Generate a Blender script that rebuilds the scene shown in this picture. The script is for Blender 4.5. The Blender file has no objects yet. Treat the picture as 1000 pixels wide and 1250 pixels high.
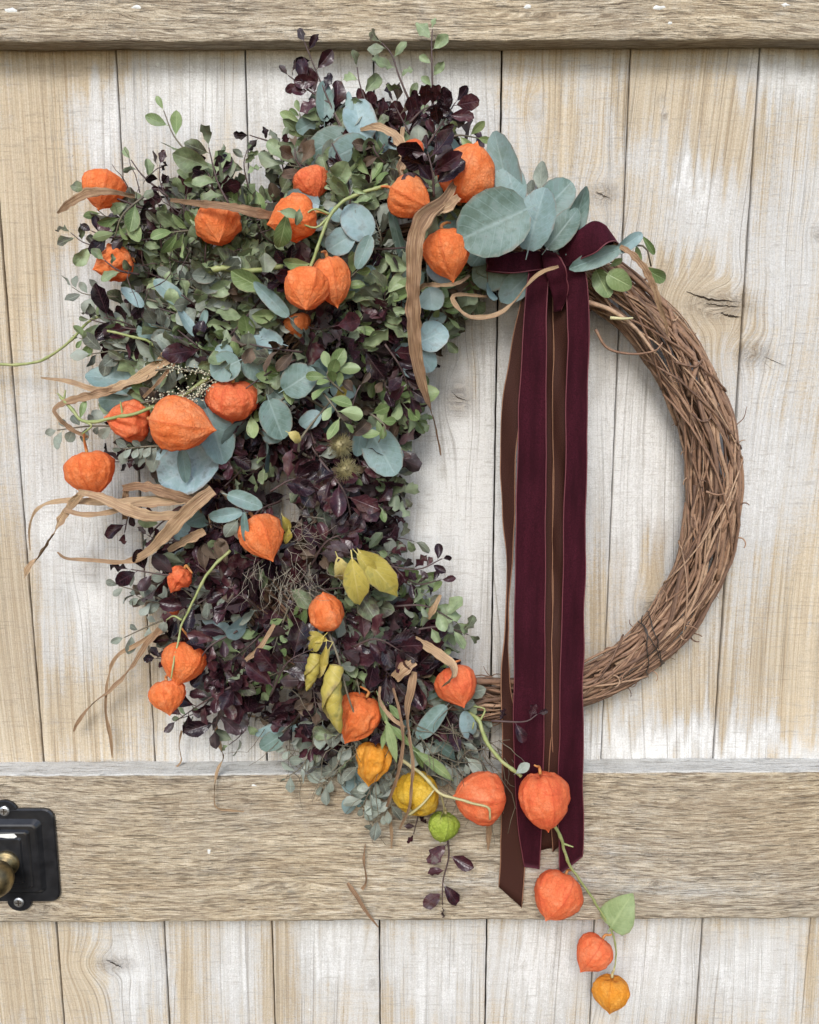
import bpy, math, random
import numpy as np
from mathutils import Vector, Matrix, noise as mnoise

scene = bpy.context.scene
C = scene.collection
# ------------------------------------------------------------------ camera
FPX = 1204.0                      # focal length in pixels of the 1000 px wide photograph
TH = math.radians(11.5)           # camera looks slightly down at the door
DIST = 0.885                      # distance from the door planks
CAM = Vector((0.0, -DIST, DIST * math.tan(TH)))
cam_data = bpy.data.cameras.new('camera')
cam = bpy.data.objects.new('camera', cam_data)
C.objects.link(cam)
cam_data.sensor_fit = 'HORIZONTAL'
cam_data.sensor_width = 36.0
cam_data.lens = 36.0 * FPX / 1000.0
cam_data.clip_start = 0.01
cam_data.clip_end = 100.0
cam.location = CAM
cam.rotation_euler = (math.pi / 2 - TH, 0, 0)
scene.camera = cam
# ------------------------------------------------------------------ sky and sun (bright overcast day)
SUN_EL, SUN_AZ = math.radians(37), math.radians(8)      # azimuth: towards the photographer, a little to the left
world = bpy.data.worlds.new('World')
scene.world = world
world.use_nodes = True
wn = world.node_tree.nodes
wl = world.node_tree.links
sky = wn.new('ShaderNodeTexSky')
sky.sky_type = 'NISHITA'
sky.sun_disc = False
sky.sun_elevation = SUN_EL
sky.sun_rotation = math.pi + SUN_AZ
sky.air_density = 1.0
sky.dust_density = 1.2
sky.ozone_density = 1.0
bg = wn['Background']
bg.inputs['Strength'].default_value = 0.15
wl.new(sky.outputs['Color'], bg.inputs['Color'])
sun_data = bpy.data.lights.new('sun', 'SUN')
sun = bpy.data.objects.new('sun', sun_data)
C.objects.link(sun)
sun_data.energy = 1.5
sun_data.angle = math.radians(20)
sun_data.color = (1.0, 0.99, 0.975)
sd = Vector((-math.sin(SUN_AZ) * math.cos(SUN_EL), -math.cos(SUN_AZ) * math.cos(SUN_EL), math.sin(SUN_EL)))
sun.rotation_euler = sd.to_track_quat('Z', 'Y').to_euler()
scene.view_settings.view_transform = 'Standard'
scene.view_settings.look = 'None'
scene.view_settings.gamma = 1.0
scene.view_settings.use_curve_mapping = False
scene.view_settings.exposure = 0.68

rng = np.random.default_rng(7)
random.seed(7)
# ------------------------------------------------------------------ measuring helpers
_F = Vector((0, math.cos(TH), -math.sin(TH)))
_D = Vector((0, -math.sin(TH), -math.cos(TH)))
def ray(px, py):
    return _F * FPX + Vector((1, 0, 0)) * (px - 500.0) + _D * (py - 625.0)
def P(px, py, dep=0.0):
    """Point of the place that stands dep metres in front of the planks and is seen at px, py of the photograph."""
    d = ray(px, py)
    t = (-dep - CAM.y) / d.y
    return CAM + d * t
def S(px, py, dep=0.0):
    return (-dep - CAM.y) / ray(px, py).y          # metres per photograph pixel there
def proj(x, y, z):
    """numpy: world to photograph pixels."""
    rx, ry, rz = x - CAM.x, y - CAM.y, z - CAM.z
    f = ry * _F.y + rz * _F.z
    d = ry * _D.y + rz * _D.z
    return 500 + FPX * rx / f, 625 + FPX * d / f
def catmull(pts, n):
    p = np.array(pts, float)
    if len(p) == 2:
        return p[0] + (p[1] - p[0]) * np.linspace(0, 1, n)[:, None]
    q = np.vstack([2 * p[0] - p[1], p, 2 * p[-1] - p[-2]])
    seg = np.linalg.norm(np.diff(p[:, :2], axis=0), axis=1) + 1e-9
    cum = np.concatenate([[0], np.cumsum(seg)])
    out = []
    for s in np.linspace(0, cum[-1], n):
        i = min(np.searchsorted(cum, s, side='right') - 1, len(p) - 2)
        t = (s - cum[i]) / seg[i]
        a, b, c, d = q[i], q[i + 1], q[i + 2], q[i + 3]
        out.append(0.5 * (2 * b + (c - a) * t + (2 * a - 5 * b + 4 * c - d) * t * t + (3 * b - a - 3 * c + d) * t ** 3))
    return np.array(out)
# ------------------------------------------------------------------ object helpers
def mesh_from(name, v, f, mats=(), fm=None, smooth=True, attrs=None):
    me = bpy.data.meshes.new(name)
    me.from_pydata([tuple(map(float, q)) for q in v], [], [tuple(map(int, q)) for q in f])
    for m in mats:
        me.materials.append(m)
    if fm is not None:
        me.polygons.foreach_set('material_index', np.array(fm, dtype=np.int32))
    if smooth:
        me.polygons.foreach_set('use_smooth', np.ones(len(f), dtype=bool))
    if attrs:
        for k, a in attrs.items():
            at = me.attributes.new(k, 'FLOAT', 'POINT')
            at.data.foreach_set('value', np.array(a, dtype=np.float32))
    me.update()
    return me
def obj(name, me, parent=None, loc=None):
    o = bpy.data.objects.new(name, me)
    C.objects.link(o)
    if parent is not None:
        o.parent = parent
    if loc is not None:
        o.location = loc
    return o
def thing(name, label, cat, loc, group=None, kind=None):
    o = bpy.data.objects.new(name, None)
    C.objects.link(o)
    o.location = loc
    o.empty_display_size = 0.01
    return tag(o, label, cat, group, kind)
def tag(o, label, cat, group=None, kind=None):
    o['label'] = label
    o['category'] = cat
    if group:
        o['group'] = group
    if kind:
        o['kind'] = kind
    return o
def rel(verts, origin):
    return [Vector(q) - origin for q in verts]
def tube(pts, rad, sides=6, cap=True, flat=1.0):
    """Tube along 3-D points; rad is one radius or one for each point."""
    pts = [Vector(p) for p in pts]
    n = len(pts)
    rad = [rad] * n if np.isscalar(rad) else rad
    v, f = [], []
    up = Vector((0.13, -1, 0.21)).normalized()
    for i, p in enumerate(pts):
        t = (pts[min(i + 1, n - 1)] - pts[max(i - 1, 0)])
        t = t.normalized() if t.length > 1e-12 else Vector((0, 0, 1))
        a = t.cross(up)
        if a.length < 1e-4:
            a = t.cross(Vector((1, 0, 0)))
        a.normalize()
        b = t.cross(a).normalized()
        up = -b if b.dot(up) < 0 else b
        if up.dot(b) < 0:
            a = -a
        for k in range(sides):
            w = 2 * math.pi * k / sides
            v.append(p + a * (math.cos(w) * rad[i]) + b * (math.sin(w) * rad[i] * flat))
    for i in range(n - 1):
        for k in range(sides):
            k2 = (k + 1) % sides
            f.append((i * sides + k, i * sides + k2, (i + 1) * sides + k2, (i + 1) * sides + k))
    if cap:
        f.append(tuple(range(sides - 1, -1, -1)))
        f.append(tuple((n - 1) * sides + k for k in range(sides)))
    return v, f
def grid_faces(nr, nc, off=0):
    return [(off + r * nc + c, off + r * nc + c + 1, off + (r + 1) * nc + c + 1, off + (r + 1) * nc + c)
            for r in range(nr - 1) for c in range(nc - 1)]
# ------------------------------------------------------------------ materials
def new_mat(name):
    m = bpy.data.materials.new(name)
    m.use_nodes = True
    nt = m.node_tree
    b = nt.nodes['Principled BSDF']
    return m, nt, b
class N:
    """Small node-graph writer."""
    def __init__(self, nt):
        self.nt = nt
    def _in(self, sock, val):
        if hasattr(val, 'default_value') or isinstance(val, bpy.types.NodeSocket):
            self.nt.links.new(val, sock)
        elif val is not None:
            sock.default_value = val
    def math(self, op, a, b=None, c=None, clamp=False):
        n = self.nt.nodes.new('ShaderNodeMath')
        n.operation = op
        n.use_clamp = clamp
        for i, x in enumerate((a, b, c)):
            if x is not None:
                self._in(n.inputs[i], x)
        return n.outputs[0]
    def attr(self, name):
        n = self.nt.nodes.new('ShaderNodeAttribute')
        n.attribute_name = name
        return n.outputs['Fac']
    def comb(self, x, y, z):
        n = self.nt.nodes.new('ShaderNodeCombineXYZ')
        for i, q in enumerate((x, y, z)):
            self._in(n.inputs[i], q)
        return n.outputs[0]
    def sep(self, v):
        n = self.nt.nodes.new('ShaderNodeSeparateXYZ')
        self._in(n.inputs[0], v)
        return n.outputs
    def noise(self, vec, scale, detail=3.0, rough=0.55, dist=0.0):
        n = self.nt.nodes.new('ShaderNodeTexNoise')
        self._in(n.inputs['Vector'], vec)
        n.inputs['Scale'].default_value = scale
        n.inputs['Detail'].default_value = detail
        n.inputs['Roughness'].default_value = rough
        n.inputs['Distortion'].default_value = dist
        return n.outputs['Fac']
    def voro(self, vec, scale, feature='DISTANCE_TO_EDGE', out='Distance'):
        n = self.nt.nodes.new('ShaderNodeTexVoronoi')
        n.feature = feature
        self._in(n.inputs['Vector'], vec)
        n.inputs['Scale'].default_value = scale
        return n.outputs[out]
    def ramp(self, fac, stops):
        n = self.nt.nodes.new('ShaderNodeValToRGB')
        self._in(n.inputs[0], fac)
        e = n.color_ramp.elements
        while len(e) < len(stops):
            e.new(0.5)
        for el, (p, col) in zip(e, stops):
            el.position = p
            el.color = (*col, 1.0) if len(col) == 3 else col
        return n.outputs[0]
    def mix(self, fac, a, b, mode='MIX'):
        n = self.nt.nodes.new('ShaderNodeMix')
        n.data_type = 'RGBA'
        n.blend_type = mode
        self._in(n.inputs[0], fac)
        for i, q in ((6, a), (7, b)):
            if isinstance(q, tuple):
                q = (*q, 1.0) if len(q) == 3 else q
            self._in(n.inputs[i], q)
        return n.outputs[2]
    def mrange(self, v, a, b, c=0.0, d=1.0, smooth=False):
        n = self.nt.nodes.new('ShaderNodeMapRange')
        n.interpolation_type = 'SMOOTHSTEP' if smooth else 'LINEAR'
        self._in(n.inputs[0], v)
        for i, q in enumerate((a, b, c, d)):
            n.inputs[i + 1].default_value = q
        return n.outputs[0]
    def bump(self, h, strength, dist, normal=None):
        n = self.nt.nodes.new('ShaderNodeBump')
        n.inputs['Strength'].default_value = strength
        n.inputs['Distance'].default_value = dist
        self._in(n.inputs['Height'], h)
        if normal is not None:
            self._in(n.inputs['Normal'], normal)
        return n.outputs[0]
    def coord(self, which='Object'):
        return self.nt.nodes.new('ShaderNodeTexCoord').outputs[which]
    def objrand(self):
        return self.nt.nodes.new('ShaderNodeObjectInfo').outputs['Random']
    def rand(self):
        """random for each object and for each loose piece of it"""
        i = self.nt.nodes.new('ShaderNodeNewGeometry').outputs['Random Per Island']
        return self.math('FRACT', self.math('ADD', self.objrand(), i))

def wood_material(name, wood_stops, paint_col, bump_grain, ring_u, ring_v, ring_dist, hatch, streak, lo=0.22, hi=0.92, top=0.84, drift=0.6):
    """Weathered timber. Attributes: u across the grain (warped round knots), v along it, paint = how much old limewash is left (rail tops: plus painted sky light),
    knot, stain."""
    m, nt, b = new_mat(name)
    n = N(nt)
    u, v, paint, knot, stain, seed = (n.attr(k) for k in ('u', 'v', 'paint', 'knot', 'stain', 'seed'))
    def along(fu, fv, det=3.0, rg=0.55, ds=0.0, off=0.0):
        sd_ = n.math('ADD', seed, off) if off else seed
        return n.noise(n.comb(n.math('MULTIPLY', u, fu), sd_, n.math('MULTIPLY', v, fv)), 1.0, det, rg, ds)
    rings = along(ring_u, ring_v, 3.0, 0.65, ring_dist)
    fine = along(ring_u * 2.2, ring_v * 3, 2.0, 0.6)
    broad = along(38.0, 1.6, 3.0, 0.5, 0.0, 11.0)
    geo = n.coord('Object')
    patch = n.noise(geo, 11.0, 4.0, 0.6)
    brush = along(150.0, 7.0, 4.0, 0.7, 0.3, 5.0)
    speck = n.noise(geo, 520.0, 2.0, 0.6)
    blot = n.noise(geo, 60.0, 4.0, 0.65)
    saw = along(45.0, 560.0, 2.0, 0.6, 0.0, 3.0)
    saw2 = n.noise(geo, 900.0, 2.0, 0.7)
    g = n.math('ADD', n.math('MULTIPLY', rings, 0.68), n.math('MULTIPLY', fine, 0.32))
    g2 = n.mrange(g, 0.38, 0.62)
    wood = n.ramp(g2, wood_stops)
    lng = along(130.0, 2.2, 4.0, 0.6, 0.0, 17.0)
    wood = n.mix(n.mrange(lng, 0.52, 0.64, 0.0, 0.28), wood, tuple(q * 0.8 for q in wood_stops[0][1]))
    wood = n.mix(n.mrange(lng, 0.46, 0.36, 0.0, 0.35), wood, wood_stops[-1][1])
    wood = n.mix(n.mrange(broad, 0.45, 0.7, 0.0, 0.35), wood, n.mix(g2, tuple(q * 0.75 for q in wood_stops[0][1]), tuple(q * 0.78 for q in wood_stops[-1][1])))
    wood = n.mix(n.mrange(blot, 0.5, 0.75, 0.0, 0.3), wood, (0.38, 0.35, 0.31), 'MIX')
    hue = n.noise(geo, 4.5, 2.0, 0.5)
    wood = n.mix(n.mrange(hue, 0.38, 0.6, 0.0, drift), wood, n.mix(g2, (0.22, 0.195, 0.17), (0.55, 0.525, 0.475)))
    # thin limewash, brushed on and half worn off: it stays in the rough of the grain
    w = n.math('ADD', paint, n.math('MULTIPLY', n.math('SUBTRACT', patch, 0.5), 0.55))
    for nz, k in ((brush, 1.1), (g, 0.55), (saw, hatch * 1.3), (saw2, 0.7), (blot, 0.5)):
        w = n.math('ADD', w, n.math('MULTIPLY', n.math('SUBTRACT', nz, 0.5), k))
    mask = n.mrange(w, lo, hi, 0.0, top, True)
    chalk = n.mrange(w, hi * 0.98, hi * 1.32, 0.0, 0.85, True)
    pc = n.mix(n.mrange(brush, 0.3, 0.7, 0.0, 0.75), paint_col, tuple(q * 0.80 for q in paint_col))
    pc = n.mix(n.mrange(g, 0.52, 0.36, 0.0, 0.35), pc, (0.47, 0.43, 0.37))
    col = n.mix(mask, wood, pc)
    col = n.mix(chalk, col, tuple(min(0.84, q * 1.13) for q in paint_col))
    col = n.mix(n.math('MULTIPLY', stain, n.mrange(patch, 0.3, 0.6, 0.45, 1.0)), col, n.mix(g2, (0.34, 0.25, 0.155), (0.52, 0.41, 0.275)))
    # weathered grey knots
    kr = n.mrange(along(700.0, 260.0, 4.0, 0.65, 0.6), 0.38, 0.62)
    kcol = n.mix(kr, (0.13, 0.10, 0.08), (0.47, 0.40, 0.32))
    col = n.mix(n.math('MULTIPLY', knot, 0.75), col, kcol)
    # dark pin lines and short fissures along the grain
    fis = along(ring_u * 1.3, ring_v * 1.2, 3.0, 0.62, ring_dist, 7.3)
    fm = n.mrange(fis, 0.585, 0.68, 0.0, streak)
    col = n.mix(fm, col, (0.20, 0.155, 0.11))
    hm = n.mrange(saw, 0.56, 0.72, 0.0, hatch)
    col = n.mix(hm, col, (0.27, 0.225, 0.175))
    crumb = n.noise(geo, 760.0, 2.0, 0.7)
    col = n.mix(1.0, col, n.ramp(crumb, [(0.3, (0.80, 0.79, 0.77)), (0.7, (1.0, 1.0, 1.0))]), 'MULTIPLY')
    pit = n.mrange(speck, 0.68, 0.76, 0.0, 0.5)
    col = n.mix(pit, col, (0.18, 0.145, 0.11))
    nt.links.new(col, b.inputs['Base Color'])
    b.inputs['Roughness'].default_value = 0.85
    b.inputs['Specular IOR Level'].default_value = 0.18
    h = n.math('ADD', n.math('MULTIPLY', g, 1.2), n.math('MULTIPLY', saw, 0.35))
    h = n.math('SUBTRACT', h, n.math('MULTIPLY', fm, 0.8))
    h = n.math('SUBTRACT', h, n.math('MULTIPLY', pit, 0.5))
    h = n.math('ADD', h, n.math('MULTIPLY', saw2, 0.5))
    h = n.math('ADD', h, n.math('MULTIPLY', n.math('MULTIPLY', kr, knot), 1.5))
    nt.links.new(n.bump(h, bump_grain, 0.0016), b.inputs['Normal'])
    return m
M_PLANK = wood_material('limewashed_plank', [(0.0, (0.48, 0.375, 0.25)), (0.45, (0.59, 0.485, 0.345)), (1.0, (0.67, 0.575, 0.43))],
                        (0.69, 0.685, 0.668), 0.65, 480.0, 4.0, 0.0, 0.36, 0.42, 0.06, 0.76, 0.93, 0.2)
M_RAIL = wood_material('sawn_rail', [(0.0, (0.23, 0.17, 0.108)), (0.35, (0.43, 0.335, 0.22)), (0.7, (0.60, 0.49, 0.335)), (1.0, (0.74, 0.63, 0.46))],
                       (0.64, 0.635, 0.60), 1.0, 400.0, 30.0, 1.3, 0.10, 0.6, 0.25, 1.1, 0.85, 0.32)
def simple(name, col, rough=0.6, metal=0.0, spec=0.5, noise_amt=0.0, nscale=60.0, bumpd=0.0, col2=None, usobj=False):
    m, nt, b = new_mat(name)
    n = N(nt)
    b.inputs['Roughness'].default_value = rough
    b.inputs['Metallic'].default_value = metal
    b.inputs['Specular IOR Level'].default_value = spec
    col2 = col2 or tuple(q * 0.5 for q in col)
    nz = n.noise(n.coord(), nscale, 4.0, 0.6)
    fac = n.mrange(nz, 0.35, 0.65, 0.0, noise_amt if noise_amt else 0.3)
    if usobj:
        fac = n.math('ADD', fac, n.mrange(n.objrand(), 0.0, 1.0, -0.3, 0.6), clamp=True)
    nt.links.new(n.mix(fac, col, col2), b.inputs['Base Color'])
    if bumpd:
        nt.links.new(n.bump(nz, 0.6, bumpd), b.inputs['Normal'])
    return m

# ================================================================== the door
# knots: px, py, reach across px, reach along px, warp, darkness
KNOTS = [(655, 135, 10, 16, 1.2, 0.25), (811, 142, 4, 5, 0.6, 0.8), (808, 118, 5, 6, 0.5, 0.3), (560, 488, 18, 26, 1.3, 0.75), (495, 608, 10, 13, 1.4, 0.6),
         (736, 236, 20, 17, 1.3, 0.55), (878, 372, 46, 20, 1.0, 0.62), (920, 432, 26, 16, 1.2, 0.6), (796, 742, 16, 15, 1.3, 0.75), (545, 660, 8, 30, 1.0, 0.2),
         (140, 1177, 30, 12, 1.2, 0.55), (110, 690, 18, 22, 1.1, 0.35), (742, 1160, 5, 8, 1.0, 0.35), (1000, 285, 10, 10, 1.1, 0.6),
         (385, 86, 7, 7, 0.9, 0.3), (560, 355, 16, 14, 1.2, 0.5), (860, 1150, 16, 20, 1.3, 0.2), (640, 1180, 5, 6, 0.9, 0.3), (655, 665, 12, 14, 1.2, 0.4), (455, 1200, 8, 10, 1.1, 0.4)]
# old limewash: px, py, rx, ry, amount (negative: bare wood)
BLOBS = [(115, 150, 45, 55, .35), (90, 345, 38, 60, .4), (230, 130, 75, 75, .3), (300, 250, 60, 80, .25), (400, 100, 110, 70, .35), (560, 110, 80, 70, .3),
         (540, 620, 90, 170, .35), (640, 560, 70, 250, .25), (775, 560, 75, 150, .35), (860, 250, 45, 50, .3), (780, 190, 40, 25, .15), (960, 90, 60, 30, .4),
         (950, 300, 60, 120, .22), (930, 600, 50, 130, .33), (90, 640, 70, 90, .32), (120, 750, 60, 60, .25), (260, 900, 70, 45, .3), (780, 905, 110, 28, .4),
         (930, 915, 90, 22, .35), (165, 1185, 40, 55, .35), (285, 1180, 24, 70, .3), (400, 1165, 55, 50, .3), (520, 1190, 70, 60, .3), (660, 1190, 60, 60, .3),
         (800, 1190, 60, 60, .32), (920, 1190, 60, 60, .3), (30, 520, 30, 120, .15), (700, 1000, 400, 600, .03), (835, 225, 30, 8, .3), (760, 340, 40, 60, .2),
         (50, 200, 55, 160, -.45), (20, 330, 30, 150, -.3), (10, 760, 35, 160, -.4), (75, 880, 90, 60, -.32), (185, 800, 50, 80, -.22), (110, 80, 50, 25, -.25), (270, 200, 35, 50, -.25),
         (640, 105, 45, 30, -.25), (690, 165, 30, 45, -.28), (800, 130, 60, 55, -.32), (812, 335, 34, 24, -.42), (885, 165, 35, 60, -.38), (860, 375, 70, 45, -.35),
         (795, 700, 16, 50, -.4), (860, 840, 50, 60, -.22), (815, 850, 30, 50, -.2), (970, 760, 55, 130, -.36), (40, 1200, 60, 70, -.4), (110, 1210, 30, 60, -.2), (230, 1215, 16, 50, -.35),
         (345, 1190, 22, 70, -.32), (990, 1180, 25, 60, -.3), (480, 1230, 20, 30, -.2), (940, 210, 30, 90, -.15), (730, 760, 20, 120, -.15)]
STAINS = [(812, 335, 34, 24, .35), (660, 845, 12, 30, .45), (880, 860, 14, 40, .4), (800, 690, 12, 45, .5), (40, 260, 60, 180, .25), (850, 395, 50, 30, .35), (10, 760, 30, 120, .4), (230, 1210, 12, 60, .3),
          (350, 1190, 16, 70, .35), (880, 190, 26, 60, .2), (560, 340, 60, 60, .0)]
def field(blobs, px, py):
    a = np.zeros_like(px)
    for x, y, rx, ry, k in blobs:
        a += k * np.exp(-(((px - x) / rx) ** 2 + ((py - y) / ry) ** 2) ** 1.4)
    return a
def knot_warp(px, py, across, s, vertical=True):
    """warp of the across-grain coordinate and the knot mask"""
    w = np.zeros_like(px)
    k = np.zeros_like(px)
    for x, y, ra, rl, amp, dark in KNOTS:
        dx, dy = px - x, py - y
        r2 = (dx / (ra * 1.5)) ** 2 + (dy / (rl * 2.4)) ** 2
        w -= 0.8 * amp * ra * s * np.exp(-r2) * np.tanh(dx / (ra * 0.9))
        rr = (dx / ra) ** 2 + (dy / rl) ** 2
        w += 0.55 * ra * s * np.sqrt(rr + 0.02) * np.exp(-rr)
        k = np.maximum(k, dark * np.exp(-rr ** 1.5 * 1.4))
    return w, k

seam_px = [-16 - 314.6, -16 - 157.3, -16, 141, 299, 456, 613, 770, 928, 928 + 157.3, 928 + 314.6]
seams = [P(q, 60, 0).x for q in seam_px]
Z_TOP, Z_BOT = 0.70, -0.95
door = thing('plank_door', 'weathered limewashed plank door with rough sawn rails, the backdrop of the picture', 'door', (0, 0, Z_BOT))
DO = Vector((0, 0, Z_BOT))
def make_plank(i, x0, x1, groove):
    gap = 0.00045 + 0.0003 * rng.random()
    a, b = x0 + gap, x1 - gap
    xs = np.concatenate([[a + 0.0015, a, a + 0.0004, a + 0.0011], np.linspace(a + 0.004, b - 0.004, 34), [b - 0.0011, b - 0.0004, b, b - 0.0015]])
    ys = np.concatenate([[0.018, 0.0014, 0.0004, 0.0], np.zeros(34), [0.0, 0.0004, 0.0014, 0.018]])
    if groove > 0:
        c = (a + b) / 2
        xs = np.concatenate([xs[:21], [c - 0.0012, c - 0.0003, c + 0.0003, c + 0.0012], xs[21:]])
        ys = np.concatenate([ys[:21], [0, groove, groove, 0], ys[21:]])
    zs = np.arange(Z_TOP, Z_BOT, -0.0035)
    X, Z = np.meshgrid(xs, zs)
    Y = np.tile(ys, (len(zs), 1))
    off = 0.0008 * (rng.random() - 0.5)
    cup = 0.0007 * rng.normal()
    Y = Y + off + cup * ((X - (a + b) / 2) / 0.05) ** 2 + 0.0005 * np.sin(Z * 9 + i * 2.1)
    edge = np.array([[0.0004 * mnoise.noise(Vector((i * 5.0, q * 60, 0))), 0.0004 * mnoise.noise(Vector((i * 5.0 + 2, q * 60, 3)))] for q in zs])
    X = X + edge[:, :1] * (np.abs(X - a) < 0.003) + edge[:, 1:] * (np.abs(X - b) < 0.003)
    px, py = proj(X, 0 * X, Z)
    w, k = knot_warp(px, py, X, 0.00072)
    nzx = np.array([mnoise.noise(Vector((q[0] * 60, q[1] * 14, i * 7.0))) + 0.6 * mnoise.noise(Vector((q[0] * 190, q[1] * 30, i * 7.0))) for q in zip(X.ravel(), Z.ravel())]).reshape(X.shape)
    nzy = np.array([mnoise.noise(Vector((q[0] * 150, q[1] * 7, i * 7.0 + 40))) + 0.7 * mnoise.noise(Vector((q[0] * 420, q[1] * 16, i * 7.0 + 40))) for q in zip(X.ravel(), Z.ravel())]).reshape(X.shape)
    qx, qy = px + 13 * nzx, py + 46 * nzy
    wander = 0.010 * np.sin(Z * (2.0 + 0.5 * i) + i) + 0.004 * np.sin(Z * 7.3 + 2 * i)
    # cathedral grain: a slow parabola across the board
    cath = 0.35 * (X - (a + b) / 2 - 0.015 * math.sin(i * 2.7)) ** 2 / 0.05 * np.sin(Z * 1.7 + i * 1.3)
    U = X + w + wander + cath
    att = {'u': U.ravel(), 'v': Z.ravel(), 'paint': (0.43 + 1.45 * field(BLOBS, qx, qy)).ravel(), 'knot': k.ravel(),
           'stain': np.clip(field(STAINS, qx, qy), 0, 1).ravel(), 'seed': np.full(X.size, i * 3.71)}
    v = np.stack([X, Y, Z - Z_BOT], -1).reshape(-1, 3)
    me = mesh_from('plank', v, [f[::-1] for f in grid_faces(len(zs), X.shape[1])][::1], [M_PLANK], attrs=att)
    obj('plank', me, door)
for i in range(10):
    make_plank(i, seams[i], seams[i + 1], (0, 0.0009, 0.0010, 0.0006, 0, 0, 0, 0, 0, 0)[i])
M_DARK = simple('dark_gap', (0.06, 0.047, 0.035), 0.95, spec=0.1)
def box_mesh(name, lo, hi, mats):
    x0, y0, z0 = lo
    x1, y1, z1 = hi
    v = [(x0, y0, z0), (x1, y0, z0), (x1, y1, z0), (x0, y1, z0), (x0, y0, z1), (x1, y0, z1), (x1, y1, z1), (x0, y1, z1)]
    f = [(0, 3, 2, 1), (4, 5, 6, 7), (0, 1, 5, 4), (1, 2, 6, 5), (2, 3, 7, 6), (3, 0, 4, 7)]
    return mesh_from(name, v, f, mats, smooth=False)
obj('added_dark_backing', box_mesh('added_dark_backing', (seams[0] - 0.002, 0.019, 0.0), (seams[-1] + 0.002, 0.034, Z_TOP - Z_BOT), [M_DARK]), door)  # added dark sheet, keeps the sky from showing through the plank gaps

M_CRACK_SHADE = simple('crack_shade', (0.045, 0.034, 0.026), 0.95, spec=0.05)
def crack_strip(pts, wpx):  # raised dark strip; shade inside the crack put into colour, no recess
    c = catmull([(x, y) for x, y in pts], 22)
    v, f = [], []
    for i, (x, y) in enumerate(c):
        t = i / 21
        w = wpx * math.sin(math.pi * min(1, 0.06 + t)) ** 0.8 * (0.7 + 0.5 * rng.random())
        y += rng.normal() * 0.5
        v += [P(x, y - w / 2, 0.0007) - DO, P(x, y + w / 2, 0.0007) - DO, P(x, y, 0.0012) - DO]
    for i in range(21):
        f += [(3 * i, 3 * i + 3, 3 * i + 5, 3 * i + 2), (3 * i + 2, 3 * i + 5, 3 * i + 4, 3 * i + 1)]
    obj('crack_strip', mesh_from('crack_strip', v, f, [M_CRACK_SHADE]), door)
for q in (([(838, 356), (862, 364), (885, 367), (904, 368)], 2.2), ([(862, 370), (882, 373), (905, 374)], 1.4), ([(880, 382), (893, 386), (906, 387)], 2.4), ([(906, 418), (935, 436), (960, 446)], 1.6), ([(915, 425), (930, 440), (945, 452)], 1.1),
          ([(728, 234), (738, 239), (745, 241)], 1.2), ([(552, 478), (560, 486), (572, 489)], 1.2), ([(130, 1172), (142, 1178), (150, 1182)], 1.5)):
    crack_strip(*q)
RAIL_T = 0.028
RSTAINS = [(165, 1082, 40, 7, .8), (240, 1080, 60, 5, .5), (90, 1030, 40, 60, .3), (900, 990, 90, 34, .5), (960, 1030, 60, 30, .4), (700, 965, 60, 14, .3), (350, 975, 140, 18, .35), (60, 25, 90, 12, .3), (700, 30, 160, 10, .3), (420, 20, 60, 14, .3)]
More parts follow.
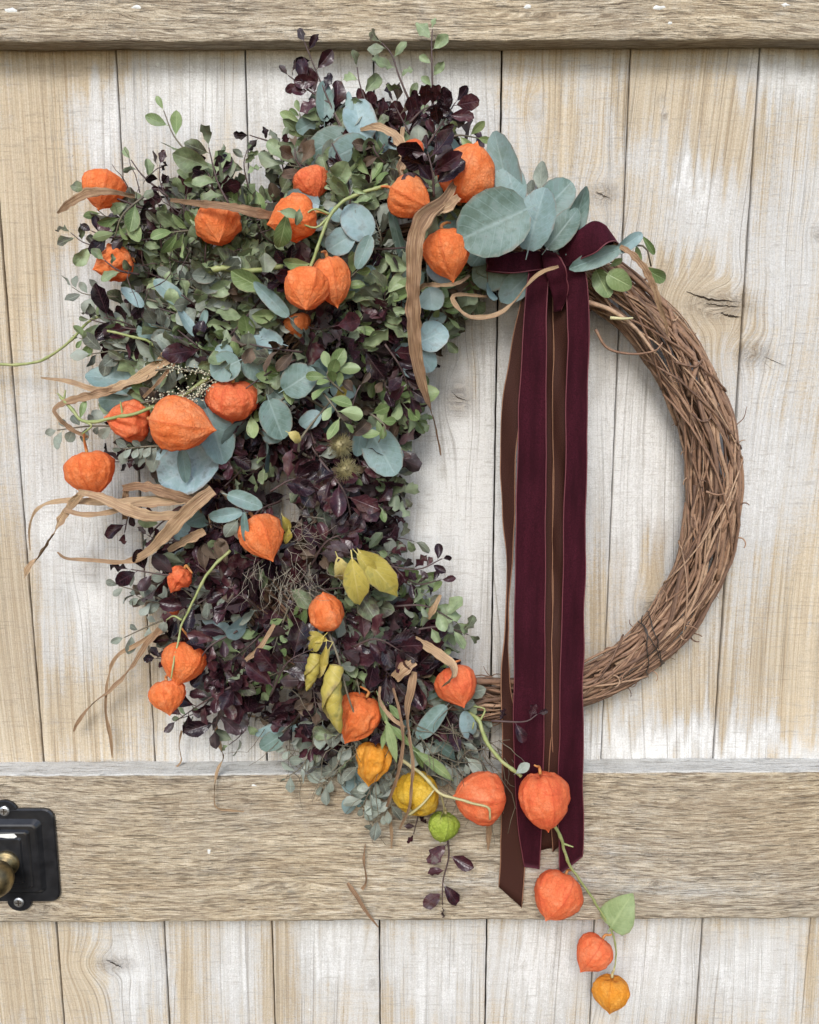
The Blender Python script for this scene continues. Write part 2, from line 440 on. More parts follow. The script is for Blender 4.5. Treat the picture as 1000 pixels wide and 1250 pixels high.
def make_rail(name, z_lo, z_hi, seed, top_wash_and_light, waves, knots, stains, tilt=0.0):
    """z_lo, z_hi: lower and upper front edge. Profile runs from the back of the top face over the front to the back of the underside."""
    H = z_hi - z_lo
    nt_ = 10
    nf = max(24, int(H / 0.0028))
    prof = [(0.0 - RAIL_T * (q / nt_) , z_hi) for q in range(nt_)]                      # top face, back to front
    prof += [(-RAIL_T + 0.0004, z_hi - 0.0002)]
    prof += [(-RAIL_T, z_hi - 0.0016 - (H - 0.0032) * q / nf) for q in range(nf + 1)]
    prof += [(-RAIL_T + 0.0006, z_lo + 0.0003)]
    prof += [(-RAIL_T * (1 - q / 6), z_lo) for q in range(1, 7)]
    xs = np.arange(seams[0], seams[-1], 0.0035)
    pr = np.array(prof)
    X, I = np.meshgrid(xs, np.arange(len(pr)))
    Y = pr[I, 0].astype(float)
    Z = pr[I, 1].astype(float)
    dist = np.concatenate([[0], np.cumsum(np.linalg.norm(np.diff(pr, axis=0), axis=1))])
    A = dist[I]
    topf = (np.arange(len(pr)) <= nt_)[:, None] * np.ones_like(X)
    low = np.clip((z_lo + 0.012 - Z) / 0.012, 0, 1)
    hiw = np.clip((Z - (z_hi - 0.012)) / 0.012, 0, 1)
    wl_ = np.array([mnoise.noise(Vector((q * 9, seed, 0))) * 0.0022 + mnoise.noise(Vector((q * 45, seed, 3))) * 0.0007 + mnoise.noise(Vector((q * 150, seed, 5))) * 0.0004 for q in xs])
    wh_ = np.array([mnoise.noise(Vector((q * 7, seed, 9))) * 0.0018 + mnoise.noise(Vector((q * 60, seed, 13))) * 0.0006 for q in xs])
    Z = Z + low * wl_[None, :] * waves + hiw * wh_[None, :] * waves + tilt * X
    rough = np.array([[mnoise.noise(Vector((q * 30, s * 260, seed))) for q in xs] for s in dist]) * 0.0007
    front = (np.abs(Y + RAIL_T) < 0.0008)
    Y = Y - rough * front
    px, py = proj(X, Y, Z)
    U = A.copy()
    k = np.zeros_like(X)
    for x, y, ra, rl, amp, dark in knots:
        dx, dy = px - x, py - y
        r2 = (dy / (ra * 1.6)) ** 2 + (dx / (rl * 2.6)) ** 2
        U += 0.8 * amp * ra * 0.00078 * np.exp(-r2) * -np.tanh(dy / (ra * 0.9))
        rr = (dy / ra) ** 2 + (dx / rl) ** 2
        U += 0.55 * ra * 0.00078 * np.sqrt(rr + 0.02) * np.exp(-rr)
        k = np.maximum(k, dark * np.exp(-rr ** 1.5 * 1.4))
    U = U + 0.006 * np.sin(X * 3 + seed) + 0.0025 * np.sin(X * 11 + seed * 2) + 0.0012 * np.sin(X * 23 + seed)
    paint = 0.20 + field(stains, px, py) + topf * top_wash_and_light  # top face: limewash, plus light from the sky painted in as extra white
    att = {'u': U.ravel(), 'v': X.ravel(), 'paint': paint.ravel(), 'knot': k.ravel(), 'stain': np.clip(field(RSTAINS, px, py), 0, 1).ravel(), 'seed': np.full(X.size, seed * 2.3)}
    v = np.stack([X, Y, Z - Z_BOT], -1).reshape(-1, 3)
    me = mesh_from(name, v, [f[::-1] for f in grid_faces(len(pr), len(xs))], [M_RAIL], attrs=att)
    return obj('rail', me, door)
z_mid_hi = P(500, 944, RAIL_T).z
z_mid_lo = P(500, 1124, RAIL_T).z
rail_mid = make_rail('middle_rail', z_mid_lo, z_mid_hi, 4.0, 1.15, 1.0,
          [(52, 1110, 9, 16, 1.2, 0.5), (800, 1078, 5, 7, 1.0, 0.6), (850, 980, 5, 20, 0.9, 0.2), (835, 975, 4, 10, 0.6, 0.35), (350, 1082, 6, 40, 1.2, 0.15), (690, 1060, 8, 60, 0.9, 0.1)],
          [(860, 1085, 160, 18, .34), (640, 1075, 120, 22, .36), (720, 1030, 120, 40, .2), (400, 1060, 120, 60, .08), (120, 1000, 100, 50, -.06), (900, 1000, 100, 40, -.10), (500, 1070, 80, 60, .12)], 0.006)
rail_mid['label'] = 'wide sawn rail crossing the door below the wreath'
z_top_lo = P(500, 50, RAIL_T).z
rail_top = make_rail('top_rail', z_top_lo, z_top_lo + 0.13, 9.0, 0.3, 1.0,
          [(120, 20, 6, 30, 0.9, 0.15), (650, 18, 5, 30, 0.9, 0.2)], [(900, 25, 200, 14, .10), (300, 30, 200, 10, .05)], 0.002)
rail_top['label'] = 'rough sawn rail along the top of the picture'
M_FLECK = simple('old_white_paint', (0.72, 0.72, 0.68), 0.7, noise_amt=0.4, nscale=400)
def flake(px, py, w, h, par, dep, name='nail_head'):
    c = P(px, py, dep)
    s = S(px, py, dep)
    k = 9
    v = [(0, -0.0009, 0)]
    for q in range(k):
        a = 2 * math.pi * q / k
        j = 1 + 0.25 * rng.normal()
        v.append((math.cos(a) * w * s * j * 0.5, 0.0004, math.sin(a) * h * s * j * 0.5))
    f = [(0, 1 + (q + 1) % k, 1 + q) for q in range(k)]
    v2 = [Vector(q) + c - DO for q in v]
    obj(name, mesh_from(name, v2, f, [M_FLECK]), door)
for q in ((14, 12, 14, 6), (166, 8, 12, 5), (645, 8, 12, 6), (805, 9, 14, 6), (958, 6, 10, 4), (818, 28, 6, 5)):
    flake(*q, door, RAIL_T + 0.0003)
for q in ((310, 959, 8, 3), (255, 1040, 4, 7)):
    flake(*q, door, RAIL_T + 0.0003, 'paint_fleck')
for q in ((193, 79, 6, 6), (378, 1233, 5, 3)):
    flake(*q, door, 0.0006, 'paint_fleck')

# ================================================================== black latch plate with brass knob
M_BLACK = simple('black_enamel', (0.012, 0.012, 0.013), 0.28, spec=0.5, noise_amt=0.6, nscale=90, bumpd=0.0003, col2=(0.03, 0.03, 0.032))
M_BRASS = simple('aged_brass', (0.36, 0.28, 0.14), 0.46, 1.0, noise_amt=0.9, nscale=110, bumpd=0.0004, col2=(0.13, 0.10, 0.06))
M_STEEL = simple('screw_steel', (0.55, 0.55, 0.54), 0.4, 0.9, noise_amt=0.5, nscale=300)
RF = RAIL_T + 0.0008
lc = P(6, 1043, RF)
ls = S(6, 1043, RF)
latch = thing('knob_plate', 'black enamelled metal plate with brass knob screwed to the rail at the left edge', 'door knob', lc)
def rrect(hw, hh, r, n=6):
    pts = []
    for cx, cy, a0 in ((hw - r, hh - r, 0), (-hw + r, hh - r, 90), (-hw + r, -hh + r, 180), (hw - r, -hh + r, 270)):
        for q in range(n + 1):
            a = math.radians(a0 + 90 * q / n)
            pts.append((cx + r * math.cos(a), cy + r * math.sin(a)))
    return pts
def loft(layers, name, mat, cap=True):
    """layers: list of (outline list of (x, z), depth)"""
    v, f = [], []
    k = len(layers[0][0])
    for o, d in layers:
        v += [(x, -d, z) for x, z in o]
    for L in range(len(layers) - 1):
        for q in range(k):
            q2 = (q + 1) % k
            f.append((L * k + q, L * k + q2, (L + 1) * k + q2, (L + 1) * k + q))
    if cap:
        f.append(tuple((len(layers) - 1) * k + q for q in range(k)))
    me = mesh_from(name, v, f, [mat], smooth=False)
    return me
s_ = ls
o0 = lambda hw, hh, r, dx=0: [(x * s_ + dx * s_, z * s_) for x, z in rrect(hw, hh, r)]
obj('back_plate', loft([(o0(65, 62, 13), 0.0), (o0(65, 62, 13), 0.0022), (o0(63.5, 60.5, 12.5), 0.0034)], 'back_plate', M_BLACK), latch)
obj('raised_step', loft([(o0(50, 50, 9), 0.003), (o0(45, 45, 7), 0.0075), (o0(43, 43, 6), 0.0082)], 'raised_step', M_BLACK), latch)
obj('raised_step', loft([(o0(37, 39, 5), 0.008), (o0(35, 37, 4), 0.0105), (o0(33.5, 35.5, 4), 0.011)], 'raised_step', M_BLACK), latch)
obj('raised_step', loft([(o0(28, 31, 3), 0.0105), (o0(26, 29, 3), 0.0125)], 'raised_step', M_BLACK), latch)
for (sx, sz) in ((6, 60), (14, -62)):
    ear = [((sx + 15 * math.cos(a)) * s_, (sz + 13 * math.sin(a)) * s_) for a in np.linspace(0, 2 * math.pi, 20, endpoint=False)]
    obj('screw_lug', loft([(ear, 0.0), (ear, 0.0024), ([(x * 0.94 + sx * s_ * 0.06, z * 0.94 + sz * s_ * 0.06) for x, z in ear], 0.0032)], 'screw_lug', M_BLACK), latch)
    hd = [((sx + 6.3 * math.cos(a)) * s_, (sz + 6.3 * math.sin(a)) * s_) for a in np.linspace(0, 2 * math.pi, 16, endpoint=False)]
    hd2 = [((sx + 4.6 * math.cos(a)) * s_, (sz + 4.6 * math.sin(a)) * s_) for a in np.linspace(0, 2 * math.pi, 16, endpoint=False)]
    sc_ = obj('screw', loft([(hd, 0.003), (hd, 0.0042), (hd2, 0.005)], 'screw', M_STEEL), latch)
    cr = []
    for w_, h_ in ((3.6, 0.8), (0.8, 3.6)):
        cr.append([((sx + x * w_) * s_, (sz + z * h_) * s_) for x, z in ((1, 1), (-1, 1), (-1, -1), (1, -1))])
    v, f = [], []
    for qi, c4 in enumerate(cr):
        v += [(x, -0.00515 - 0.0001 * qi, z) for x, z in c4]
        f.append(tuple(range(4 * qi, 4 * qi + 4)))
    obj('slot', mesh_from('slot', v, f, [M_DARK], smooth=False), sc_)
def lathe(profile, name, mat, tiltx=0.0, tiltz=0.0, n=32, center=(0, 0)):
    v, f = [], []
    for r, d in profile:
        for q in range(n):
            a = 2 * math.pi * q / n
            v.append((center[0] + r * math.cos(a) + tiltx * d, -d, center[1] + r * math.sin(a) + tiltz * d))
    for L in range(len(profile) - 1):
        for q in range(n):
            q2 = (q + 1) % n
            f.append((L * n + q, L * n + q2, (L + 1) * n + q2, (L + 1) * n + q))
    f.append(tuple((len(profile) - 1) * n + q for q in range(n)))
    return mesh_from(name, v, f, [mat])
kx, kz = 8 * s_, -2 * s_
obj('knob_collar', lathe([(0.0125, 0.012), (0.0125, 0.0145), (0.0105, 0.016), (0.008, 0.0165), (0.0065, 0.022)], 'knob_collar', M_BRASS, center=(kx, kz)), latch)
obj('knob', lathe([(0.006, 0.020), (0.0075, 0.024), (0.0125, 0.028), (0.0165, 0.034), (0.0175, 0.040), (0.016, 0.046), (0.0115, 0.0505), (0.006, 0.0525), (0.001, 0.053)], 'knob', M_BRASS, center=(kx, kz)), latch)
obj('paint_chip', mesh_from('paint_chip', [(x * s_, -0.01145 - 0.00004 * i, z * s_) for i, (x, z) in enumerate([(-6, 35), (20, 36), (23, 32), (18, 29), (4, 31), (-5, 30)])], [tuple(range(5, -1, -1))], [M_FLECK], smooth=False), latch)

# ================================================================== vine ring
M_VINE, nt, b = new_mat('vine_bark')
n = N(nt)
t_ = n.objrand()
alo = n.attr('along')
vn = n.noise(n.coord(), 260.0, 4.0, 0.65)
vs = n.noise(n.comb(n.math('MULTIPLY', alo, 30.0), n.math('MULTIPLY', n.attr('round'), 3.0), t_), 1.0, 4.0, 0.6)
base = n.ramp(t_, [(0.0, (0.090, 0.050, 0.034)), (0.35, (0.19, 0.103, 0.062)), (0.65, (0.27, 0.155, 0.095)), (0.88, (0.36, 0.225, 0.14)), (1.0, (0.46, 0.31, 0.20))])
base = n.mix(n.mrange(vs, 0.4, 0.7, 0.0, 0.7), base, (0.34, 0.21, 0.135))
base = n.mix(n.mrange(vn, 0.5, 0.72, 0.0, 0.65), base, (0.075, 0.045, 0.035))
nt.links.new(base, b.inputs['Base Color'])
b.inputs['Roughness'].default_value = 0.62
b.inputs['Specular IOR Level'].default_value = 0.3
nt.links.new(n.bump(n.math('ADD', vn, vs), 0.8, 0.0008), b.inputs['Normal'])
RCX, RCY = 567.0, 595.0
PHI = [-180, -120, -60, 0, 32, 61, 85, 120, 180]
RIN = [255, 262, 268, 270, 271, 256, 229, 232, 255]
ROUT = [325, 330, 336, 341, 333, 306, 291, 296, 325]
def ring_pt(phi, a, bdep):
    """phi degrees, a in -1..1 across the ring, bdep metres off the door"""
    phi = (phi + 180) % 360 - 180
    ri, ro = np.interp(phi, PHI, RIN), np.interp(phi, PHI, ROUT)
    r = (ri + ro) / 2 + a * (ro - ri) / 2
    return P(RCX + r * math.cos(math.radians(phi)), RCY + r * math.sin(math.radians(phi)), bdep)
ring_o = P(RCX, RCY + 280, 0.004)
ring = thing('vine_wreath_ring', 'bare ring of twisted brown vines hanging on the door, open at right', 'wreath', ring_o)
TUBE_C, TUBE_R = 0.026, 0.021
def vine_curve(ph0, span, q0, rr, turns, wob, rad, name='vine', nseg=None):
    nseg = nseg or max(8, int(abs(span) / 2.6))
    pts, rads, al = [], [], []
    s1, s2 = rng.random(2) * 50
    for i in range(nseg + 1):
        t = i / nseg
        ph = ph0 + span * t
        ang = q0 + turns * 2 * math.pi * t + wob * mnoise.noise(Vector((s1, t * 4.5, 0)))
        r = rr + 0.16 * mnoise.noise(Vector((s2, t * 6, 4)))
        a = r * math.cos(ang) + 0.05 * mnoise.noise(Vector((s2, ph * 0.22, 7)))
        d = TUBE_C + TUBE_R * r * math.sin(ang)
        pts.append(ring_pt(ph, a, max(0.003, d)))
        k = 1.0 - 0.35 * t + 0.10 * mnoise.noise(Vector((s1, t * 20, 9)))
        if rng.random() < 0.07:
            k *= 1.35
        rads.append(rad * k)
    v, f = tube(pts, rads, 7)
    al = [i / 7 // 1 * 0.0045 + s1 for i in range(len(v))]
    ro_ = [abs((i % 7) - 3.0) / 3 for i in range(len(v))]
    obj(name, mesh_from('vine', rel(v, ring_o), f, [M_VINE], attrs={'along': al, 'round': ro_}), ring)
for i in range(26):        # inner mass
    vine_curve(rng.uniform(-180, 180), rng.uniform(120, 250), rng.uniform(0, 6.28), rng.uniform(0.1, 0.6), rng.uniform(-.6, .6), 1.5, rng.uniform(0.0016, 0.0027))
for i in range(190):       # outer strands, mostly on the open right side
    ph0 = rng.uniform(-110, 105) if i < 175 else rng.uniform(110, 200)
    span = rng.uniform(40, 125)
    if i % 2:
        span = -span
    vine_curve(ph0, span, rng.uniform(-0.5, math.pi + 0.5), rng.uniform(0.72, 0.98), rng.uniform(-.2, .2), 0.85, rng.choice([0.0008, 0.0011, 0.0014, 0.0018, 0.0024], p=[.24, .28, .26, .15, .07]))
def small_curve(name, px_pts, rad, mat, n_=16, sides=5, parent=ring, orig=ring_o, taper=0.5):
    c = catmull(px_pts, n_)
    pts = [P(*q) for q in c]
    v, f = tube(pts, [rad * (1 - (1 - taper) * i / (n_ - 1)) for i in range(n_)], sides)
    return obj(name, mesh_from(name, rel(v, orig), f, [mat], attrs={'along': [i * 0.002 for i in range(len(v))], 'round': [0.5] * len(v)}), parent)
for i in range(64):        # curly tendrils and broken side shoots
    ph = rng.uniform(-62, 88)
    ri, ro = np.interp(ph, PHI, RIN), np.interp(ph, PHI, ROUT)
    edge = rng.random() < 0.55
    r = (ro - 3 if rng.random() < 0.65 else ri + 4) if edge else rng.uniform(ri + 8, ro - 8)
    x, y = RCX + r * math.cos(math.radians(ph)), RCY + r * math.sin(math.radians(ph))
    dep = 0.028 if edge else 0.046
    a = math.radians(ph + rng.uniform(-110, 110) + (0 if r > (ri + ro) / 2 else 180))
    curl = rng.choice([-1, 1]) * rng.uniform(0.1, 0.55)
    L = rng.uniform(1.6, 3.6)
    pts = [(x, y, dep)]
    for q in range(rng.integers(4, 9)):
        x += L * math.cos(a)
        y += L * math.sin(a)
        a += curl
        dep += rng.uniform(-0.0012, 0.0016)
        pts.append((x, y, dep))
    small_curve('tendril', pts, rng.uniform(0.0004, 0.0010), M_VINE, 14)
M_WIRE = simple('dark_wire', (0.06, 0.055, 0.05), 0.45, 0.6)
for ph, tilt, nm in ((38, 4, 'wire'), (39.5, 2, 'wire'), (41, 5, 'wire'), (68, -3, 'wire'), (66, 1, 'wire'), (-22, 14, 'vine'), (-38, 18, 'vine'), (10, -16, 'vine'), (26, 12, 'vine'), (-5, 20, 'vine'), (55, 12, 'vine'), (-48, -22, 'vine'), (60, -14, 'vine'), (-30, 25, 'vine')):
    pts = []
    for q in np.linspace(-0.25, math.pi + 0.25, 18):
        pts.append(ring_pt(ph + tilt * math.cos(q) + rng.normal() * 0.25, 1.03 * math.cos(q), TUBE_C + TUBE_R * 1.12 * math.sin(q)))
    v, f = tube(pts, 0.0005 if nm == 'wire' else rng.uniform(0.0007, 0.0011), 5)
    obj('binding_wire' if nm == 'wire' else 'binding_vine', mesh_from('binding', rel(v, ring_o), f, [M_WIRE if nm == 'wire' else M_VINE], attrs={'along': [i * 0.002 for i in range(len(v))], 'round': [0.5] * len(v)}), ring)
for px_pts, rad in (([(727, 402, .05), (742, 425, .05), (772, 432, .051), (800, 428, .051), (809, 418, .05)], 0.0014), ([(825, 442, .05), (838, 446, .051), (850, 447, .05), (858, 438, .046)], 0.0013),
                    ([(845, 505, .05), (856, 514, .051), (866, 512, .05), (868, 504, .048)], 0.0012), ([(900, 518, .034), (908, 510, .036), (911, 500, .037), (912, 496, .037)], 0.0005),
                    ([(862, 600, .05), (875, 604, .052), (884, 603, .05)], 0.0012), ([(640, 855, .046), (690, 846, .05), (735, 832, .05), (765, 806, .047)], 0.0015), ([(715, 368, .045), (745, 378, .05), (775, 400, .05), (800, 432, .05)], 0.0024)):
    small_curve('side_shoot', px_pts, rad, M_VINE, 18, 6)
small_curve('cut_shoot', [(745, 388, .052), (762, 389, .055), (773, 388, .056)], 0.0016, simple('pale_bud', (0.55, 0.50, 0.28), 0.7), 8, 6)

# ================================================================== velvet ribbon
def velvet(name, col, sheen_col, sheen):
    m, nt, b = new_mat(name)
    n = N(nt)
    nz = n.noise(n.coord(), 900.0, 3.0, 0.7)
    vx, vy, vz = n.sep(n.coord())
    lng = n.noise(n.comb(n.math('MULTIPLY', vx, 90.0), 0.0, n.math('MULTIPLY', vz, 14.0)), 1.0, 4.0, 0.65)
    f_ = n.math('MULTIPLY', n.mrange(nz, 0.3, 0.7), n.mrange(lng, 0.35, 0.65, 0.15, 1.0))  # uneven sheen of the pile painted into the base colour as streaks
    nt.links.new(n.mix(f_, tuple(q * 0.7 for q in col), tuple(min(1, q * 2.1) for q in col)), b.inputs['Base Color'])
    b.inputs['Roughness'].default_value = 0.85
    b.inputs['Specular IOR Level'].default_value = 0.1
    b.inputs['Sheen Weight'].default_value = sheen
    b.inputs['Sheen Roughness'].default_value = 0.35
    b.inputs['Sheen Tint'].default_value = (*sheen_col, 1)
    nt.links.new(n.bump(nz, 0.4, 0.0005), b.inputs['Normal'])
    return m
M_VELVET = velvet('burgundy_velvet', (0.030, 0.0042, 0.0085), (0.75, 0.22, 0.32), 0.28)
M_SATIN, nt, b = new_mat('brown_satin_back')
n = N(nt)
wv = n.noise(n.comb(n.math('MULTIPLY', n.sep(n.coord())[0], 1400.0), 0.0, n.math('MULTIPLY', n.sep(n.coord())[2], 1400.0)), 1.0, 1.0)
nt.links.new(n.mix(n.mrange(wv, 0.4, 0.6), (0.033, 0.011, 0.008), (0.056, 0.020, 0.013)), b.inputs['Base Color'])
b.inputs['Roughness'].default_value = 0.7
b.inputs['Specular IOR Level'].default_value = 0.2
M_EDGE = simple('woven_selvedge', (0.16, 0.035, 0.045), 0.6, noise_amt=0.5, nscale=500)
M_EDGE2 = simple('copper_selvedge', (0.30, 0.15, 0.085), 0.6, noise_amt=0.5, nscale=500)
rib_o = P(675, 325, 0.05)
ribbon = thing('velvet_ribbon', 'burgundy velvet ribbon tied in a bow on the ring, long brown backed tails hanging', 'ribbon', rib_o)
def ribbon_strip(name, rows, front, back, edge, n_=70, nc=13, bulge=0.0045, label=None, fold=0.0):
    """rows: (left px, left py, left depth, right px, right py, right depth)"""
    c = catmull(rows, n_)
    v, f, fm = [], [], []
    L_, R_ = [], []
    sd_ = rng.random() * 40
    for i, q in enumerate(c):
        jx, jw = 1.6 * mnoise.noise(Vector((sd_, i * 0.16, 8))), 1.0 * mnoise.noise(Vector((sd_, i * 0.22, 15)))
        a, b_ = P(q[0] + jx - jw, q[1], q[2]), P(q[3] + jx + jw, q[4], q[5])
        L_.append(a)
        R_.append(b_)
    T = [(L_[min(i + 1, n_ - 1)] - L_[max(i - 1, 0)]).normalized() for i in range(n_)]
    for side in (0, 1):
        for i in range(n_):
            w = R_[i] - L_[i]
            nrm = T[i].cross(w)
            nrm = nrm.normalized() if nrm.length > 1e-9 else Vector((0, -1, 0))
            if side == 0 and i == 0:
                n0 = nrm
            for k in range(nc):
                s = k / (nc - 1)
                h = bulge * math.sin(math.pi * s) * mnoise.noise(Vector((sd_, i * 0.13, 0))) + fold * math.sin(s * 6.28 + sd_) * mnoise.noise(Vector((sd_ + 4, i * 0.08, 0)))
                v.append(L_[i] + w * s + nrm * (h + (0.00025 if side == 0 else -0.00025)))
        g = grid_faces(n_, nc, side * n_ * nc)
        f += g if side == 0 else [q[::-1] for q in g]
        fm += [side] * len(g)
    # close the rim
    o2 = n_ * nc
    for i in range(n_ - 1):
        for k in (0, nc - 1):
            q = (i * nc + k, (i + 1) * nc + k, o2 + (i + 1) * nc + k, o2 + i * nc + k)
            f.append(q if k == 0 else q[::-1])
            fm.append(1)
    for i in (0, n_ - 1):
        for k in range(nc - 1):
            f.append((i * nc + k, i * nc + k + 1, o2 + i * nc + k + 1, o2 + i * nc + k))
            fm.append(1)
    me = mesh_from(name, rel(v, rib_o), f, [front, back], fm)
    o = obj(name, me, ribbon)
    if label:
        o['label'] = label
    for E, col in ((L_, edge[0]), (R_, edge[1])):
        if col is None:
            continue
        tv, tf = tube(E, 0.00055, 5)
        obj('edge', mesh_from('edge', rel(tv, rib_o), tf, [col]), o)
    return o
V_, B_ = M_VELVET, M_SATIN
ribbon_strip('tail', [(646, 330, .066, 670, 330, .066), (641, 370, .066, 667, 370, .067), (635, 480, .062, 667, 480, .064), (630, 640, .060, 666, 640, .063), (628, 800, .060, 665, 800, .062),
                      (627, 900, .058, 664, 900, .060), (632, 1000, .045, 662, 1000, .050), (640, 1058, .038, 658, 1061, .043)], V_, B_, (M_EDGE, M_EDGE), label='wide burgundy velvet tail, left one')
ribbon_strip('tail', [(688, 325, .064, 712, 322, .066), (692, 350, .062, 718, 350, .064), (693, 400, .062, 719, 400, .062), (691, 520, .060, 717, 520, .062), (687, 700, .060, 714, 700, .061), (684, 850, .060, 712, 850, .060),
                      (682, 960, .054, 712, 960, .052), (682, 1030, .045, 712, 1025, .044), (683, 1067, .040, 711, 1046, .040)], V_, B_, (M_EDGE, M_EDGE), label='burgundy velvet tail at the right')
ribbon_strip('tail', [(675, 345, .048, 692, 345, .056), (676, 400, .046, 694, 400, .054), (676, 520, .045, 692, 520, .053), (675, 700, .045, 690, 700, .052), (674, 790, .052, 688, 790, .055), (674, 850, .054, 688, 850, .056), (672, 905, .053, 687, 905, .055), (671, 960, .047, 685, 960, .050), (674, 1040, .036, 686, 1030, .038)],
             B_, V_, (M_EDGE2, None), label='brown underside of a tail showing between the two burgundy tails')
ribbon_strip('tail', [(652, 345, .050, 676, 350, .045), (648, 420, .048, 675, 420, .042), (645, 600, .046, 675, 600, .042), (646, 790, .054, 674, 790, .052), (647, 850, .055, 674, 850, .0535), (648, 905, .054, 674, 905, .053), (650, 980, .040, 675, 980, .040), (652, 1040, .034, 676, 1034, .034)],
             B_, V_, (None, M_EDGE2), label='brown backed tail hidden behind the wide burgundy one')
ribbon_strip('tail', [(640, 350, .050, 652, 352, .052), (625, 420, .046, 642, 420, .050), (613, 500, .042, 634, 500, .052), (611, 560, .042, 630, 560, .054), (615, 640, .046, 628, 640, .054), (619, 700, .050, 624, 700, .052), (617, 760, .052, 621, 760, .050),
                      (612, 830, .056, 622, 830, .050), (613, 900, .052, 634, 900, .048), (613, 980, .042, 640, 980, .042), (611, 1040, .036, 641, 1040, .036), (610, 1083, .034, 637, 1108, .034)],
             B_, V_, (M_EDGE2, M_EDGE2), n_=90, label='twisted brown backed tail with a slanted end, longest of all')
def band(name, centers, n_=40, nc=9, bulge=0.0, label=None):
    """centers: (px, py, depth, half width px, width direction degrees in the picture, width depth)"""
    c = catmull(centers, n_)
    rows = []
    for x, y, d, hw, ang, wd in c:
        a = math.radians(ang)
        rows.append((x - hw * math.cos(a), y - hw * math.sin(a), d - wd, x + hw * math.cos(a), y + hw * math.sin(a), d + wd))
    return ribbon_strip(name, rows, M_VELVET, M_VELVET, (None, M_EDGE), n_, nc, bulge, label, fold=0.0012)
band('loop', [(688, 318, .062, 13, 60, .0), (700, 304, .070, 15, 60, .002), (718, 294, .077, 17, 58, .004), (734, 283, .079, 16, 56, .004), (745, 284, .074, 13, 54, .0), (749, 290, .066, 12, 58, -.002), (740, 297, .060, 12, 60, -.002), (715, 308, .055, 12, 62, .0), (690, 322, .055, 11, 62, .0)], label='short bow loop pointing up to the right')
band('loop', [(672, 318, .060, 9, 80, .0), (650, 318, .066, 12, 84, .002), (625, 321, .068, 12, 86, .003), (603, 322, .066, 9, 86, .002), (594, 322, .060, 8, 88, .0), (600, 324, .054, 8, 90, .0), (630, 324, .050, 10, 92, .0), (668, 322, .052, 8, 90, .0)], label='flat bow loop pointing left under the grey leaf')
band('knot', [(668, 305, .058, 9, 10, .0), (672, 312, .068, 11, 8, .002), (677, 326, .073, 13, 0, .002), (681, 342, .071, 12, -6, .0), (684, 362, .066, 9, -10, .0), (680, 380, .058, 5, -10, .0)], bulge=0.002, label='dark knot in the middle of the bow')

# ================================================================== physalis lanterns
def husk_material(name, stops, rib_col):
    m, nt, b = new_mat(name)
    n = N(nt)
    co = n.coord()
    r = n.objrand()
    big = n.noise(co, 60.0, 4.0, 0.7)
    wv_ = n.nt.nodes.new('ShaderNodeTexNoise')
    wv_.inputs['Scale'].default_value = 180.0
    nt.links.new(co, wv_.inputs['Vector'])
    vein = n.voro(n.mix(0.006, co, wv_.outputs['Color'], 'ADD'), 290.0)
    crump = n.noise(co, 300.0, 3.0, 0.6, 0.8)
    col = n.ramp(n.math('ADD', n.mrange(big, 0.36, 0.64, 0.0, 0.8), n.mrange(r, 0, 1, 0.0, 0.3)), stops)
    vm = n.mrange(vein, 0.0, 0.09, 0.34, 0.0)
    col = n.mix(vm, col, rib_col)
    col = n.mix(n.mrange(crump, 0.62, 0.8, 0.0, 0.35), col, tuple(min(1.0, q * 1.5 + 0.05) for q in stops[-1][1]))
    fleck = n.noise(co, 260.0, 3.0, 0.65)
    col = n.mix(n.mrange(fleck, 0.66, 0.76, 0.0, 0.5), col, tuple(q * 0.5 for q in rib_col))
    rib = n.attr('rib')
    col = n.mix(n.math('MULTIPLY', n.math('POWER', rib, 2.0), 0.6), col, rib_col)
    base_ = n.attr('along')
    col = n.mix(n.mrange(base_, 0.10, 0.0, 0.0, 0.45), col, tuple(q * 0.75 for q in rib_col))
    nt.links.new(col, b.inputs['Base Color'])
    b.inputs['Roughness'].default_value = 0.62
    b.inputs['Specular IOR Level'].default_value = 0.28
    h = n.math('ADD', n.math('MULTIPLY', n.mrange(vein, 0.0, 0.12), 0.45), n.math('MULTIPLY', crump, 1.3))
    bn = n.bump(h, 1.0, 0.0006)
    nt.links.new(bn, b.inputs['Normal'])
    tr = nt.nodes.new('ShaderNodeBsdfTranslucent')
    nt.links.new(col, tr.inputs['Color'])
    ms = nt.nodes.new('ShaderNodeMixShader')
    ms.inputs[0].default_value = 0.36
    nt.links.new(b.outputs[0], ms.inputs[1])
    nt.links.new(tr.outputs[0], ms.inputs[2])
    nt.links.new(ms.outputs[0], nt.nodes['Material Output'].inputs['Surface'])
    return m
